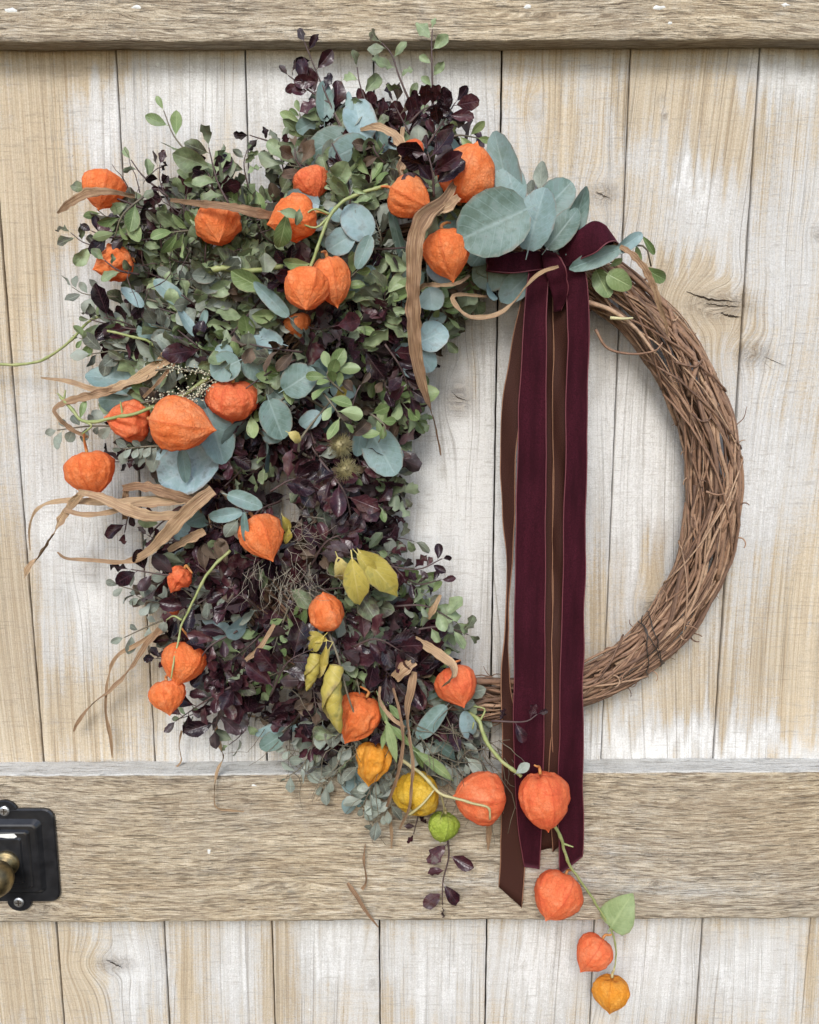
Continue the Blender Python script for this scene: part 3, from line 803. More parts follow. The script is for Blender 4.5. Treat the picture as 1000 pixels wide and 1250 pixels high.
HUSK = {
    'o': husk_material('orange_husk', [(0.0, (0.90, 0.205, 0.05)), (0.5, (0.95, 0.275, 0.08)), (1.0, (0.96, 0.37, 0.15))], (0.70, 0.125, 0.035)),
    'r': husk_material('coral_husk', [(0.0, (0.86, 0.165, 0.065)), (0.5, (0.93, 0.235, 0.085)), (1.0, (0.95, 0.33, 0.15))], (0.68, 0.10, 0.04)),
    'y': husk_material('yellow_husk', [(0.0, (0.72, 0.40, 0.02)), (0.5, (0.82, 0.52, 0.05)), (1.0, (0.86, 0.62, 0.12))], (0.45, 0.24, 0.01)),
    'a': husk_material('amber_husk', [(0.0, (0.80, 0.29, 0.02)), (0.5, (0.88, 0.38, 0.04)), (1.0, (0.92, 0.48, 0.09))], (0.64, 0.20, 0.015)),
    'g': husk_material('green_husk', [(0.0, (0.34, 0.44, 0.05)), (0.5, (0.46, 0.56, 0.09)), (1.0, (0.58, 0.64, 0.16))], (0.12, 0.17, 0.02)),
}
M_STALK = simple('orange_stalk', (0.52, 0.16, 0.05), 0.6, noise_amt=0.6, nscale=200, col2=(0.40, 0.30, 0.08))
M_GSTEM = simple('green_stem', (0.22, 0.27, 0.085), 0.5, noise_amt=0.8, nscale=160, col2=(0.36, 0.36, 0.16), bumpd=0.0006)
M_TSTEM = simple('straw_stem', (0.46, 0.40, 0.20), 0.6, noise_amt=0.7, nscale=120, col2=(0.34, 0.30, 0.13), bumpd=0.0003)
def basis(axis, hint):
    axis = axis.normalized()
    x = hint.cross(axis)
    if x.length < 1e-5:
        x = Vector((1, 0, 0)).cross(axis)
    x.normalize()
    return x, axis.cross(x).normalized(), axis
LANTERNS = []
PROF_T = [0.0, 0.015, 0.05, 0.12, 0.25, 0.40, 0.55, 0.70, 0.82, 0.91, 0.96, 1.0]
PROF_R = [0.10, 0.32, 0.56, 0.80, 0.98, 1.0, 0.92, 0.73, 0.46, 0.19, 0.075, 0.012]
def lantern(px, py, w, L, ang, tilt, dep, key, label, stalk=None, crush=0.0, roundness=0.0, hidden=0.0):
    """w: full width px, L: length px, ang: direction of the tip in the picture (0 right, 90 down), tilt: tip towards the viewer"""
    s = S(px, py, dep)
    a, ti = math.radians(ang), math.radians(tilt)
    axis = Vector((math.cos(a) * math.cos(ti), -math.sin(ti), -math.sin(a) * math.cos(ti)))
    c = P(px, py, dep)
    Lm, wm = L * s, w * s
    base = c - axis * (Lm * 0.46)
    X, Y, Z = basis(axis, (CAM - c).normalized())
    roll = rng.uniform(0, 6.28)
    sd_ = Vector((rng.random() * 90, rng.random() * 90, rng.random() * 90))
    nseg, nr = 90, 30
    v, at_r, at_a = [], [], []
    rphase = rng.random(16) * 0.5
    ts = np.concatenate([[0, 0.006, 0.018, 0.035], np.linspace(0.06, 0.93, nr - 7), [0.965, 0.985, 1.0]])
    for t in ts:
        r = np.interp(t, PROF_T, PROF_R) * wm / 2
        if roundness:
            rs = math.sqrt(max(0.0, 1 - (2 * t - 1) ** 2)) * wm / 2
            r = r * (1 - roundness) + rs * roundness if t < 0.92 else r * (1 - roundness * 0.4)
        dip = 0.07 * Lm * math.exp(-(t / 0.03) ** 2)
        for k in range(nseg):
            ph = 2 * math.pi * k / nseg
            q = ((5 * ph / (2 * math.pi)) % 1.0) - 0.5            # 0 on a rib
            pent = math.cos(math.pi / 5) / math.cos((abs(q) - 0.5) * 2 * math.pi / 5)
            ridge = math.exp(-(q / 0.05) ** 2)
            q3 = ((15 * ph / (2 * math.pi) + 0.12 * math.sin(t * 7 + 3 * rphase[0])) % 1.0) - 0.5
            sub = math.exp(-(q3 / 0.13) ** 2) * (0.5 + 0.5 * mnoise.noise(Vector((int(15 * ph / 6.2832) * 3.1, t * 3, rphase[1] * 20))))
            amp = min(1.0, 4 * t) * min(1.0, 5 * (1 - t) + 0.3)
            rr = r * (1 + amp * (0.45 * (0.5 * (1 / pent - 1) * 0 + (abs(q) * 2) ** 2 * -0.10) + 0.065 * ridge + 0.020 * sub))
            p = Vector((math.cos(ph + roll), math.sin(ph + roll), t * 2.2))
            d = 0.035 * mnoise.noise(p * 1.3 + sd_) + 0.045 * mnoise.noise(p * 3.4 + sd_) + 0.016 * mnoise.noise(p * 9 + sd_)
            rr *= 1 + d * amp * 1.3
            if crush:
                cr = mnoise.noise(p * 1.7 - sd_)
                rr *= 1 - crush * max(0.0, cr + 0.15) * amp
            zz = t * Lm + dip + 0.03 * Lm * mnoise.noise(p * 2 + sd_) * amp + 0.03 * Lm * math.cos(ph * 5) * math.exp(-(t / 0.06) ** 2)
            v.append(X * (rr * math.cos(ph + roll)) + Y * (rr * math.sin(ph + roll)) + Z * zz)
            at_r.append(max(ridge, 0.62 * sub))
            at_a.append(t)
    f = []
    for i in range(len(ts) - 1):
        for k in range(nseg):
            k2 = (k + 1) % nseg
            f.append((i * nseg + k, i * nseg + k2, (i + 1) * nseg + k2, (i + 1) * nseg + k))
    f.append(tuple(range(nseg - 1, -1, -1)))
    o = thing('physalis_lantern', label, 'physalis lantern', base, 'physalis lanterns of the wreath')
    obj('husk', mesh_from('husk', v, f, [HUSK[key]], attrs={'rib': at_r, 'along': at_a}), o)
    if stalk:
        pts = [base + Z * (0.05 * Lm), base - Z * (0.07 * Lm)]
        e = P(*stalk)
        mid = (pts[1] * 0.45 + e * 0.55) - Z * ((e - pts[1]).length * 0.08) + Vector((0, -0.002, 0))
        cp = catmull([tuple(q) for q in (pts[0], pts[1], mid, e)], 12)
        tv, tf = tube([Vector(q) for q in cp], list(np.linspace(1.5, 0.75, 12) * 0.001), 7)
        obj('stalk', mesh_from('stalk', rel(tv, base), tf, [M_STALK if key in 'or' else M_TSTEM]), o)
    if not hidden:
        ex = (abs(math.cos(a)) * L * math.cos(ti) + abs(math.sin(a)) * w) / 2
        ey = (abs(math.sin(a)) * L * math.cos(ti) + abs(math.cos(a)) * w) / 2
        LANTERNS.append((px, py, max(ex, w * 0.45), max(ey, w * 0.45), dep))
    return o
lantern(126, 232, 52, 50, 100, 20, .052, 'o', 'orange lantern at the upper left tip, crossed by a dried blade', (150, 255, .04))
lantern(138, 322, 46, 50, 160, 35, .052, 'o', 'crumpled orange lantern at the left edge, second from the top', (165, 320, .04), crush=0.5)
lantern(266, 276, 58, 50, 80, 40, .080, 'o', 'rounded orange lantern under the long horizontal dried blade', (285, 255, .06), crush=0.15)
lantern(381, 224, 46, 40, 70, 20, .066, 'r', 'small orange lantern half hidden by leaves behind the upper mass', None, hidden=1)
lantern(358, 266, 58, 62, 165, 15, .094, 'o', 'orange lantern with small green leaves before it, left of the forked green stem', (400, 262, .092), crush=0.2)
lantern(374, 354, 56, 56, 88, 38, .108, 'o', 'front orange lantern of the touching pair, tip pointing down', (378, 330, .104))
lantern(405, 342, 46, 64, 78, 5, .094, 'o', 'rear orange lantern of the touching pair, longer and pointed', (392, 308, .098), roundness=0.15)
lantern(501, 242, 52, 58, 28, 15, .098, 'o', 'orange lantern at the end of the forked green stem, tip to the right', (464, 228, .094))
lantern(572, 212, 70, 74, -75, 25, .080, 'o', 'largest orange lantern, under the purple leaves at the top', (545, 235, .07), roundness=0.35)
lantern(503, 184, 30, 30, 200, 10, .062, 'r', 'sliver of an orange lantern showing left of the top purple leaves', None, hidden=1)
lantern(546, 310, 56, 66, 78, 12, .090, 'o', 'pointed orange lantern below the big round grey leaf', (550, 272, .075))
lantern(364, 396, 34, 30, 80, 10, .066, 'o', 'scrap of an orange lantern showing below the touching pair', None, hidden=1)
lantern(284, 489, 64, 54, 95, -10, .084, 'r', 'ribbed orange lantern hanging behind the big smooth one', (283, 460, .07), roundness=0.25)
lantern(222, 518, 66, 84, 8, 12, .108, 'o', 'big smooth orange lantern pointing right with clear ribs', (188, 508, .09))
lantern(158, 514, 52, 56, 190, 10, .066, 'r', 'torn orange lantern behind the green stem at left', (190, 505, .07), crush=0.45)
lantern(111, 577, 60, 58, 78, 12, .066, 'o', 'orange lantern dangling lowest at the left tip of the green stem', (103, 528, .07))
lantern(320, 656, 54, 62, 62, 22, .102, 'o', 'orange lantern in the middle of the purple leaves above the dry grass', (305, 628, .08), crush=0.12)
lantern(218, 707, 30, 36, 120, 10, .056, 'r', 'small torn orange lantern beside the yellow green stem', (235, 700, .06), crush=0.6)
lantern(211, 746, 15, 20, 100, 0, .046, 'r', 'tiny orange lantern scrap under the torn one at left', None, hidden=1)
lantern(398, 746, 44, 54, 265, 20, .094, 'o', 'squarish orange lantern left of the yellow leaves', None, crush=0.3)
lantern(224, 809, 54, 54, 105, 30, .074, 'o', 'upper orange lantern of the lower left pair, dry bud on it', (220, 765, .07))
lantern(205, 850, 44, 44, 80, 25, .080, 'o', 'lower orange lantern of the lower left pair', (206, 822, .076))
lantern(558, 837, 54, 52, 70, 30, .074, 'r', 'orange lantern at the lower end of the foliage touching the bare ring', (562, 806, .06), crush=0.12)
lantern(436, 876, 56, 66, 115, 10, .080, 'o', 'folded orange lantern behind the rolled yellow leaf', (440, 838, .07), crush=0.5)
lantern(455, 931, 46, 56, 100, 10, .070, 'a', 'torn amber lantern above the yellow one', None, crush=0.45)
lantern(509, 968, 58, 56, -60, -50, .066, 'y', 'deep yellow ribbed lantern beside the little green one', (532, 962, .085), roundness=0.35)
lantern(541, 1009, 38, 38, 100, 10, .058, 'g', 'small unripe green lantern with dark ribs', (543, 985, .06), roundness=0.3)
lantern(586, 973, 64, 66, 190, 15, .070, 'r', 'coral orange lantern left of the ribbon ends, tip to the left', None, roundness=0.3)
lantern(664, 976, 62, 74, 82, 15, .082, 'r', 'large orange lantern hanging before the ribbon', (652, 934, .080), roundness=0.3)
lantern(680, 1093, 60, 62, 125, 35, .052, 'r', 'orange lantern below the ribbon ends, second up the trailing stem', (700, 1062, .045), roundness=0.2)
lantern(724, 1164, 44, 50, 130, 20, .040, 'r', 'smaller orange lantern under the heart shaped green leaf', (748, 1140, .034))
lantern(746, 1213, 44, 46, 95, 15, .038, 'a', 'amber lantern hanging lowest of all', (750, 1180, .033))

# ---------------------------------------------------------------- leaves
def leaf_material(name, stops, back, vein_col, vein_amt, rough, spec=0.5, mottle=None, transl=0.0):
    m, nt, b = new_mat(name)
    n = N(nt)
    r = n.rand()
    nz = n.noise(n.coord(), 3.0, 4.0, 0.6)
    wz = n.noise(n.nt.nodes.new('ShaderNodeNewGeometry').outputs['Position'], 120.0, 3.0, 0.6)
    col = n.ramp(n.math('ADD', n.math('MULTIPLY', r, 0.8), n.mrange(wz, 0.3, 0.7, -0.16, 0.32), clamp=True), stops)
    mid, ln = n.attr('mid'), n.attr('len')
    am = n.math('ABSOLUTE', mid)
    rib = n.mrange(am, 0.02, 0.10, 1.0, 0.0)
    side = n.math('SINE', n.math('MULTIPLY', n.math('SUBTRACT', ln, n.math('MULTIPLY', am, 0.28)), 46.0))
    sv = n.mrange(side, 0.86, 1.0, 0.0, 0.5)
    vm = n.math('MULTIPLY', n.math('MAXIMUM', rib, sv), vein_amt)
    col = n.mix(vm, col, vein_col)
    if mottle:
        col = n.mix(n.mrange(wz, 0.54, 0.66, 0.0, 0.7), col, mottle)
    col = n.mix(n.math('MULTIPLY', n.mrange(am, 0.86, 1.0), n.mrange(wz, 0.4, 0.6, 0.1, 0.7)), col, (0.20, 0.13, 0.085) if name not in ('purple_leaf',) else (0.05, 0.03, 0.03))
    spot = n.noise(n.nt.nodes.new('ShaderNodeNewGeometry').outputs['Position'], 420.0, 2.0, 0.6)
    col = n.mix(n.mrange(spot, 0.70, 0.76, 0.0, 0.55), col, (0.10, 0.07, 0.05))
    bf = nt.nodes.new('ShaderNodeNewGeometry').outputs['Backfacing']
    col = n.mix(bf, col, n.mix(0.45, col, back))
    nt.links.new(col, b.inputs['Base Color'])
    b.inputs['Roughness'].default_value = rough
    b.inputs['Specular IOR Level'].default_value = spec
    h = n.math('ADD', n.math('MULTIPLY', vm, -1.0), n.math('MULTIPLY', wz, 1.0))
    nt.links.new(n.bump(h, 0.5, 0.0010), b.inputs['Normal'])
    if transl:
        tr = nt.nodes.new('ShaderNodeBsdfTranslucent')
        nt.links.new(col, tr.inputs['Color'])
        ms = nt.nodes.new('ShaderNodeMixShader')
        ms.inputs[0].default_value = transl
        nt.links.new(b.outputs[0], ms.inputs[1])
        nt.links.new(tr.outputs[0], ms.inputs[2])
        nt.links.new(ms.outputs[0], nt.nodes['Material Output'].inputs['Surface'])
    return m
LM = {
    'purple': leaf_material('purple_leaf', [(0.0, (0.009, 0.005, 0.007)), (0.4, (0.020, 0.0075, 0.011)), (0.75, (0.050, 0.014, 0.019)), (0.92, (0.085, 0.034, 0.036)), (1.0, (0.13, 0.10, 0.085))], (0.075, 0.06, 0.06), (0.10, 0.05, 0.06), 0.4, 0.27, 0.36),
    'olive': leaf_material('olive_leaf', [(0.0, (0.045, 0.036, 0.027)), (0.2, (0.095, 0.10, 0.060)), (0.55, (0.175, 0.225, 0.115)), (1.0, (0.32, 0.40, 0.22))], (0.24, 0.27, 0.21), (0.32, 0.36, 0.24), 0.4, 0.45, 0.4, transl=0.08),
    'sage': leaf_material('silver_leaf', [(0.0, (0.10, 0.105, 0.085)), (0.4, (0.18, 0.205, 0.165)), (0.8, (0.29, 0.33, 0.275)), (1.0, (0.38, 0.42, 0.36))], (0.36, 0.38, 0.33), (0.42, 0.46, 0.38), 0.4, 0.6, 0.3, (0.20, 0.21, 0.17), transl=0.06),
    'euca': leaf_material('eucalyptus_leaf', [(0.0, (0.095, 0.145, 0.115)), (0.3, (0.15, 0.225, 0.20)), (0.6, (0.20, 0.29, 0.285)), (0.85, (0.25, 0.35, 0.365)), (1.0, (0.34, 0.43, 0.47))], (0.26, 0.33, 0.32), (0.38, 0.47, 0.46), 0.26, 0.45, 0.35, (0.15, 0.20, 0.18), transl=0.05),
    'green': leaf_material('fresh_green_leaf', [(0.0, (0.10, 0.15, 0.05)), (0.5, (0.17, 0.24, 0.09)), (1.0, (0.29, 0.36, 0.17))], (0.32, 0.40, 0.22), (0.40, 0.48, 0.24), 0.45, 0.42, 0.4, transl=0.12),
    'yellow': leaf_material('yellowed_leaf', [(0.0, (0.33, 0.27, 0.05)), (0.5, (0.50, 0.40, 0.09)), (1.0, (0.58, 0.48, 0.20))], (0.55, 0.46, 0.22), (0.60, 0.52, 0.22), 0.4, 0.5, 0.35, (0.27, 0.25, 0.07), transl=0.12),
    'brown': leaf_material('withered_leaf', [(0.0, (0.035, 0.024, 0.018)), (0.5, (0.085, 0.055, 0.036)), (1.0, (0.17, 0.12, 0.08))], (0.18, 0.14, 0.11), (0.22, 0.16, 0.12), 0.4, 0.6, 0.3),
}
def leaf_shape(kind, t):
    if kind == 'round':
        return max(0.02, math.sqrt(max(0, 1 - (2 * t - 1) ** 2)) * (1 - 0.12 * t) * 0.53)
    if kind == 'obovate':
        return 0.5 * math.sin(math.pi * min(1, t ** 1.3)) ** 0.68
    if kind == 'lance':
        return 0.5 * math.sin(math.pi * t ** 0.85) ** 1.1
    if kind == 'tongue':
        return 0.5 * math.sin(math.pi * t ** 0.8) ** 1.25
    if kind == 'heart':
        return 0.5 * math.sin(math.pi * t ** 0.58) ** 0.8
    return 0.5 * math.sin(math.pi * t)
def leaf_mesh(name, kind, mat, wr, fold, wave, nwave, bend, twist, jag=0.0, nv=8, nu=4, seed=0):
    v, at_m, at_l = [], [], []
    sd_ = seed * 7.77
    ph1, ph2 = seed * 1.7, seed * 2.9 + 1
    for i in range(nv):
        t = 0.35 * i / (nv - 1) + 0.65 * (1 - math.cos(math.pi * i / (nv - 1))) / 2
        te = 0.02 + 0.975 * t
        hw = leaf_shape(kind, te) * wr
        ba = bend * (t - 0.15)
        cy = (math.sin(bend * t) / bend) if abs(bend) > 1e-3 else t
        cz = ((1 - math.cos(bend * t)) / bend) if abs(bend) > 1e-3 else 0
        tw = twist * (t - 0.3)
        for k in range(nu + 1):
            s = 2 * k / nu - 1
            ww = wave * hw * (math.sin(nwave * 6.28 * t + (ph1 if s < 0 else ph2))) * abs(s) ** 1.5
            j = 1 + jag * (((i * 2 + k) % 2) - 0.5) * (abs(s) > 0.9) + 0.06 * mnoise.noise(Vector((sd_, t * 5, s))) * (abs(s) > 0.5)
            x = s * hw * j
            z = fold * abs(s) * hw + ww
            x, z = x * math.cos(tw) - z * math.sin(tw), x * math.sin(tw) + z * math.cos(tw)
            v.append((x, cy - z * math.sin(bend * t), cz + z * math.cos(bend * t)))
            at_m.append(s)
            at_l.append(t)
    f = grid_faces(nv, nu + 1)
    # leaf stalk
    o = len(v)
    v += [(-0.012, -0.16, 0.0), (0.012, -0.16, 0.0), (0.016, 0.05, 0.006), (-0.016, 0.05, 0.006)]
    at_m += [0, 0, 0, 0]
    at_l += [0, 0, 0, 0]
    f.append((o, o + 1, o + 2, o + 3))
    return mesh_from(name, v, f, [mat], attrs={'mid': at_m, 'len': at_l})
def variants(sp, kind, wr, fold, wave, nw, bend, cnt=7, jag=0.0, **k):
    return [leaf_mesh('leaf', kind, LM[sp], wr * rng.uniform(0.85, 1.15), rng.uniform(*fold), rng.uniform(*wave), rng.uniform(*nw), rng.uniform(*bend), rng.uniform(-0.7, 0.7), jag, seed=i, **k) for i in range(cnt)]
LV = {
    'purple': variants('purple', 'obovate', 0.60, (0.0, 0.7), (0.25, 0.75), (1.2, 2.6), (-1.2, 0.7), 10),
    'olive': variants('olive', 'obovate', 0.58, (0.0, 0.7), (0.15, 0.6), (1.0, 2.4), (-1.2, 0.7), 10),
    'sage': variants('sage', 'obovate', 0.68, (0.0, 0.4), (0.1, 0.4), (1.0, 2.0), (-0.8, 0.6), 9),
    'euca': variants('euca', 'round', 0.92, (-0.05, 0.22), (0.02, 0.12), (0.6, 1.3), (-0.5, 0.35), 7),
    'eucalong': variants('euca', 'lance', 0.40, (0.0, 0.4), (0.02, 0.15), (0.6, 1.3), (-0.6, 0.5), 5),
    'green': variants('green', 'obovate', 0.56, (0.0, 0.5), (0.05, 0.3), (1.0, 2.0), (-0.8, 0.4), 6),
    'greenround': variants('green', 'round', 0.85, (0.0, 0.3), (0.02, 0.12), (0.6, 1.3), (-0.5, 0.3), 3),
    'jag': variants('green', 'lance', 0.42, (0.1, 0.5), (0.1, 0.3), (1.0, 2.0), (-0.6, 0.3), 4, jag=0.35),
    'heart': variants('green', 'heart', 0.85, (0.1, 0.25), (0.05, 0.15), (1.5, 2.5), (-0.3, 0.2), 2, jag=0.10),
    'yellow': variants('yellow', 'tongue', 0.55, (0.3, 0.9), (0.2, 0.5), (1.0, 2.0), (-1.5, -0.3), 6),
    'brown': variants('brown', 'obovate', 0.55, (0.2, 0.9), (0.2, 0.6), (1.0, 2.4), (-1.4, 0.8), 6),
}
M_PSTEM = simple('dark_twig', (0.06, 0.035, 0.035), 0.6, noise_amt=0.5, nscale=150, col2=(0.12, 0.075, 0.06))
M_OSTEM = simple('olive_twig', (0.16, 0.14, 0.09), 0.6, noise_amt=0.5, nscale=150, col2=(0.10, 0.07, 0.06))
STEMM = {'purple': M_PSTEM, 'olive': M_PSTEM, 'sage': M_OSTEM, 'euca': M_OSTEM, 'eucalong': M_OSTEM, 'green': M_OSTEM, 'greenround': M_OSTEM, 'jag': M_GSTEM, 'heart': M_GSTEM, 'yellow': M_OSTEM, 'brown': M_PSTEM}
def leaf_matrix(base, d, nrm, ln, wx=1.0):
    y = d.normalized()
    x = y.cross(nrm)
    if x.length < 1e-4:
        x = y.cross(Vector((1, 0.2, 0)))
    x.normalize()
    z = x.cross(y).normalized()
    m = Matrix(((x.x * ln * wx, y.x * ln, z.x * ln, base.x), (x.y * ln * wx, y.y * ln, z.y * ln, base.y), (x.z * ln * wx, y.z * ln, z.z * ln, base.z), (0, 0, 0, 1)))
    return m
def put_leaf(par, sp, base, d, nrm, ln, wx=1.0, variant=None):
    vs_ = LV[sp]
    me = vs_[rng.integers(len(vs_))] if variant is None else vs_[variant % len(vs_)]
    o = bpy.data.objects.new('leaf', me)
    C.objects.link(o)
    o.parent = par
    o.matrix_local = leaf_matrix(base - par.location, d, nrm, ln, wx)
    return o
def clear_of_lanterns(p, extra=0.9):
    px, py = proj(p.x, p.y, p.z)
    for x, y, ex, ey, dep in LANTERNS:
        if ((px - x) / (ex * extra)) ** 2 + ((py - y) / (ey * extra)) ** 2 < 1 and -p.y > dep - 0.012:
            return False
    return True
HERO = []          # big leaves kept free of filler: px, py, radius, depth
def clear_of_heroes(p):
    px, py = proj(p.x, p.y, p.z)
    for x, y, r, dep in HERO:
        if (px - x) ** 2 + (py - y) ** 2 < (r * 0.8) ** 2 and -p.y > dep - 0.004:
            return False
    return True
def stem_mesh(pts, r0, r1, mat, org, name='stem', sides=5):
    tv, tf = tube(pts, list(np.linspace(r0, r1, len(pts))), sides)
    return mesh_from(name, rel(tv, org), tf, [mat])
def jitter(v, k):
    return Vector((v.x + rng.normal() * k, v.y + rng.normal() * k, v.z + rng.normal() * k))
NAMES = {'purple': ('purple_leaf_sprig', 'sprig'), 'olive': ('olive_leaf_sprig', 'sprig'), 'sage': ('silver_leaf_sprig', 'sprig'), 'euca': ('eucalyptus_sprig', 'eucalyptus sprig'), 'eucalong': ('eucalyptus_sprig', 'eucalyptus sprig'),
         'green': ('green_leaf_sprig', 'sprig'), 'brown': ('withered_leaf_sprig', 'sprig'), 'jag': ('toothed_leaf_sprig', 'sprig'), 'yellow': ('yellow_leaf_twig', 'leaves')}
def sprig(sp, pts, nleaf, llen, label, group, r0=0.0011, spread=(35, 70), t0=0.15, opposite=False, guard=True, facing=0.5, mixsp=None, mixp=0.0, out=0.15):
    nn = max(6, int(len(pts) * 4))
    c = catmull(pts, nn)
    W = [P(*q) for q in c]
    org = W[0].copy()
    nm, cat = NAMES[sp]
    o = thing(nm, label, cat, org, group)
    obj('stem', stem_mesh(W, r0, r0 * 0.45, STEMM[sp], org), o)
    side = rng.choice([-1, 1])
    cnt = 0
    for j in range(nleaf):
        t = t0 + (1 - t0) * (j + 0.3 * rng.random()) / max(1, nleaf - 1)
        t = min(1.0, t)
        i = min(nn - 2, int(t * (nn - 1)))
        fr = t * (nn - 1) - i
        p = W[i].lerp(W[i + 1], min(1, fr))
        T = (W[i + 1] - W[i]).normalized()
        V = (CAM - p).normalized()
        sv = T.cross(V).normalized()
        last = j == nleaf - 1
        for sgn in ((1, -1) if opposite and not last else (side,)):
            a = math.radians(rng.uniform(*spread)) if not last else math.radians(rng.uniform(-15, 15))
            d = T * math.cos(a) + sv * (sgn * math.sin(a)) + V * rng.uniform(out - 0.35, out + 0.4)
            d.normalize()
            nrm = jitter(V, facing) if rng.random() < 0.85 else jitter(-V, facing)
            ln = llen * (0.62 + 0.62 * rng.random() ** 1.3) * S(500, 600, 0.05) * (0.8 if last else 1)
            if guard and not (clear_of_lanterns(p + d * ln * 0.5) and clear_of_heroes(p + d * ln * 0.5) and clear_of_lanterns(p + d * ln * 0.95, 0.8)):
                continue
            s2 = mixsp if (mixsp and rng.random() < mixp) else sp
            put_leaf(o, s2, p + d * (0.16 * ln), d, nrm, ln)
            cnt += 1
        side = -side
    return o

# ---------------------------------------------------------------- large round eucalyptus leaves
def euca_group(label, stem_pts, leaves, sp='euca', wm=1.0):
    """leaves: base px, base py, tip px, tip py, width ratio, depth, tilt (tip nearer the viewer, metres), optional species"""
    W = [P(*q) for q in catmull(stem_pts, 14)]
    org = W[0].copy()
    nm, cat = NAMES[sp]
    o = thing(nm, label, cat, org, 'eucalyptus of the wreath' if 'euca' in sp else None)
    obj('stem', stem_mesh(W, 0.0014, 0.0007, STEMM[sp], org), o)
    for q in leaves:
        bx, by, tx, ty, wr, dep, tl = q[:7]
        s2 = q[7] if len(q) > 7 else sp
        a, b_ = P(bx, by, dep), P(tx, ty, dep + tl)
        d = b_ - a
        me_wr = {'euca': 0.92, 'eucalong': 0.40, 'green': 0.56, 'greenround': 0.85, 'yellow': 0.55, 'jag': 0.42, 'heart': 0.95, 'olive': 0.6, 'sage': 0.68, 'purple': 0.62}[s2]
        V = (CAM - a).normalized()
        put_leaf(o, s2, a, d, jitter(V, 0.16), d.length, wr / me_wr)
        L = math.hypot(tx - bx, ty - by)
        if s2 in ('euca', 'yellow') and L > 28:
            HERO.append(((bx + tx) / 2, (by + ty) / 2, L * 0.5 * max(0.6, min(1.0, wr + .15)), dep))
    return o
euca_group('big round blue grey eucalyptus leaves fanned beside the bow', [(600, 300, .05), (640, 262, .072), (690, 285, .06), (720, 300, .055)],
    [(626, 256, 604, 160, .45, .074, .006), (630, 254, 618, 192, .62, .080, .004), (643, 255, 560, 291, .82, .100, .006), (645, 305, 664, 228, .62, .086, .008), (662, 258, 699, 221, .80, .070, .002),
     (668, 303, 708, 252, .52, .078, .004), (694, 300, 714, 227, .40, .066, .002), (680, 310, 690, 262, .5, .060, .0), (690, 302, 672, 240, .6, .058, .0)])
euca_group('shaded grey eucalyptus leaves under the left loop of the bow', [(640, 300, .045), (625, 335, .045), (600, 350, .045)], [(622, 322, 578, 342, .85, .048, .004), (648, 332, 612, 368, .62, .050, .004)])
euca_group('slim grey green leaves and small green leaves right of the bow', [(700, 330, .06), (740, 310, .062), (785, 300, .058), (795, 325, .05)],
    [(757, 304, 695, 328, .36, .068, .004), (752, 306, 786, 285, .42, .066, .0), (728, 330, 744, 363, .75, .054, .004, 'greenround'), (742, 334, 772, 350, .9, .060, .006, 'greenround'), (784, 288, 801, 311, .36, .05, .0, 'green'), (786, 326, 816, 346, .5, .05, .0, 'green'),
     (745, 325, 760, 316, .5, .05, .0, 'green'), (783, 325, 778, 300, .3, .05, .0, 'green')])
euca_group('upright pale blue eucalyptus leaves at the top of the wreath', [(440, 210, .04), (425, 170, .05), (405, 130, .05)],
    [(441, 174, 437, 117, .68, .060, .0), (396, 148, 397, 97, .45, .052, .0), (424, 162, 376, 186, .66, .056, .006), (448, 172, 402, 196, .7, .064, .004), (384, 148, 362, 160, .8, .046, .0), (428, 150, 424, 108, .25, .058, .0), (455, 185, 490, 165, .6, .046, .0), (470, 180, 450, 150, .6, .05, .0)])
euca_group('cluster of blue grey leaves beside the forked green stem', [(470, 330, .05), (448, 292, .075), (420, 270, .08)],
    [(448, 292, 424, 250, .80, .090, .004), (432, 286, 398, 304, .72, .092, .003), (452, 288, 436, 328, .45, .094, .004), (418, 268, 402, 255, .9, .085, .0), (455, 325, 430, 362, .5, .072, .0), (440, 360, 418, 348, .6, .07, .0), (478, 255, 492, 318, .2, .07, .0), (390, 250, 348, 240, .6, .07, .0)])
euca_group('slender blue eucalyptus leaves below the upper left lanterns', [(270, 400, .04), (230, 380, .055), (180, 365, .05)],
    [(224, 372, 188, 340, .42, .066, .003), (175, 374, 148, 350, .42, .054, .002), (352, 386, 310, 344, .36, .085, .003), (240, 410, 215, 375, .35, .07, .0), (200, 400, 165, 405, .6, .05, .0), (245, 400, 252, 378, .4, .07, .0), (345, 420, 300, 405, .5, .07, .0)])
euca_group('large eucalyptus leaves round the big smooth lantern', [(300, 590, .05), (262, 545, .07), (180, 480, .045)],
    [(190, 468, 106, 458, .46, .040, .002), (172, 490, 118, 488, .6, .042, .002), (266, 552, 192, 590, .72, .072, .004), (252, 498, 276, 566, .62, .082, .004), (222, 548, 228, 590, .35, .085, .0), (250, 560, 200, 548, .5, .066, .0)])
euca_group('round grey leaves above the ribbed lantern behind', [(320, 440, .06), (292, 440, .075), (268, 450, .08)], [(292, 440, 256, 456, .85, .092, .003), (284, 432, 262, 426, .8, .086, .0), (300, 436, 326, 462, .85, .080, .003), (310, 430, 334, 420, .7, .07, .0)])
euca_group('round teal leaves right of the ribbed lantern behind', [(400, 500, .06), (360, 480, .08), (330, 500, .08)], [(346, 476, 384, 452, .78, .088, .004), (328, 488, 346, 536, .72, .086, .004), (350, 492, 326, 470, .7, .080, .0), (352, 470, 345, 448, .7, .08, .0), (392, 505, 365, 520, .6, .076, .0)])
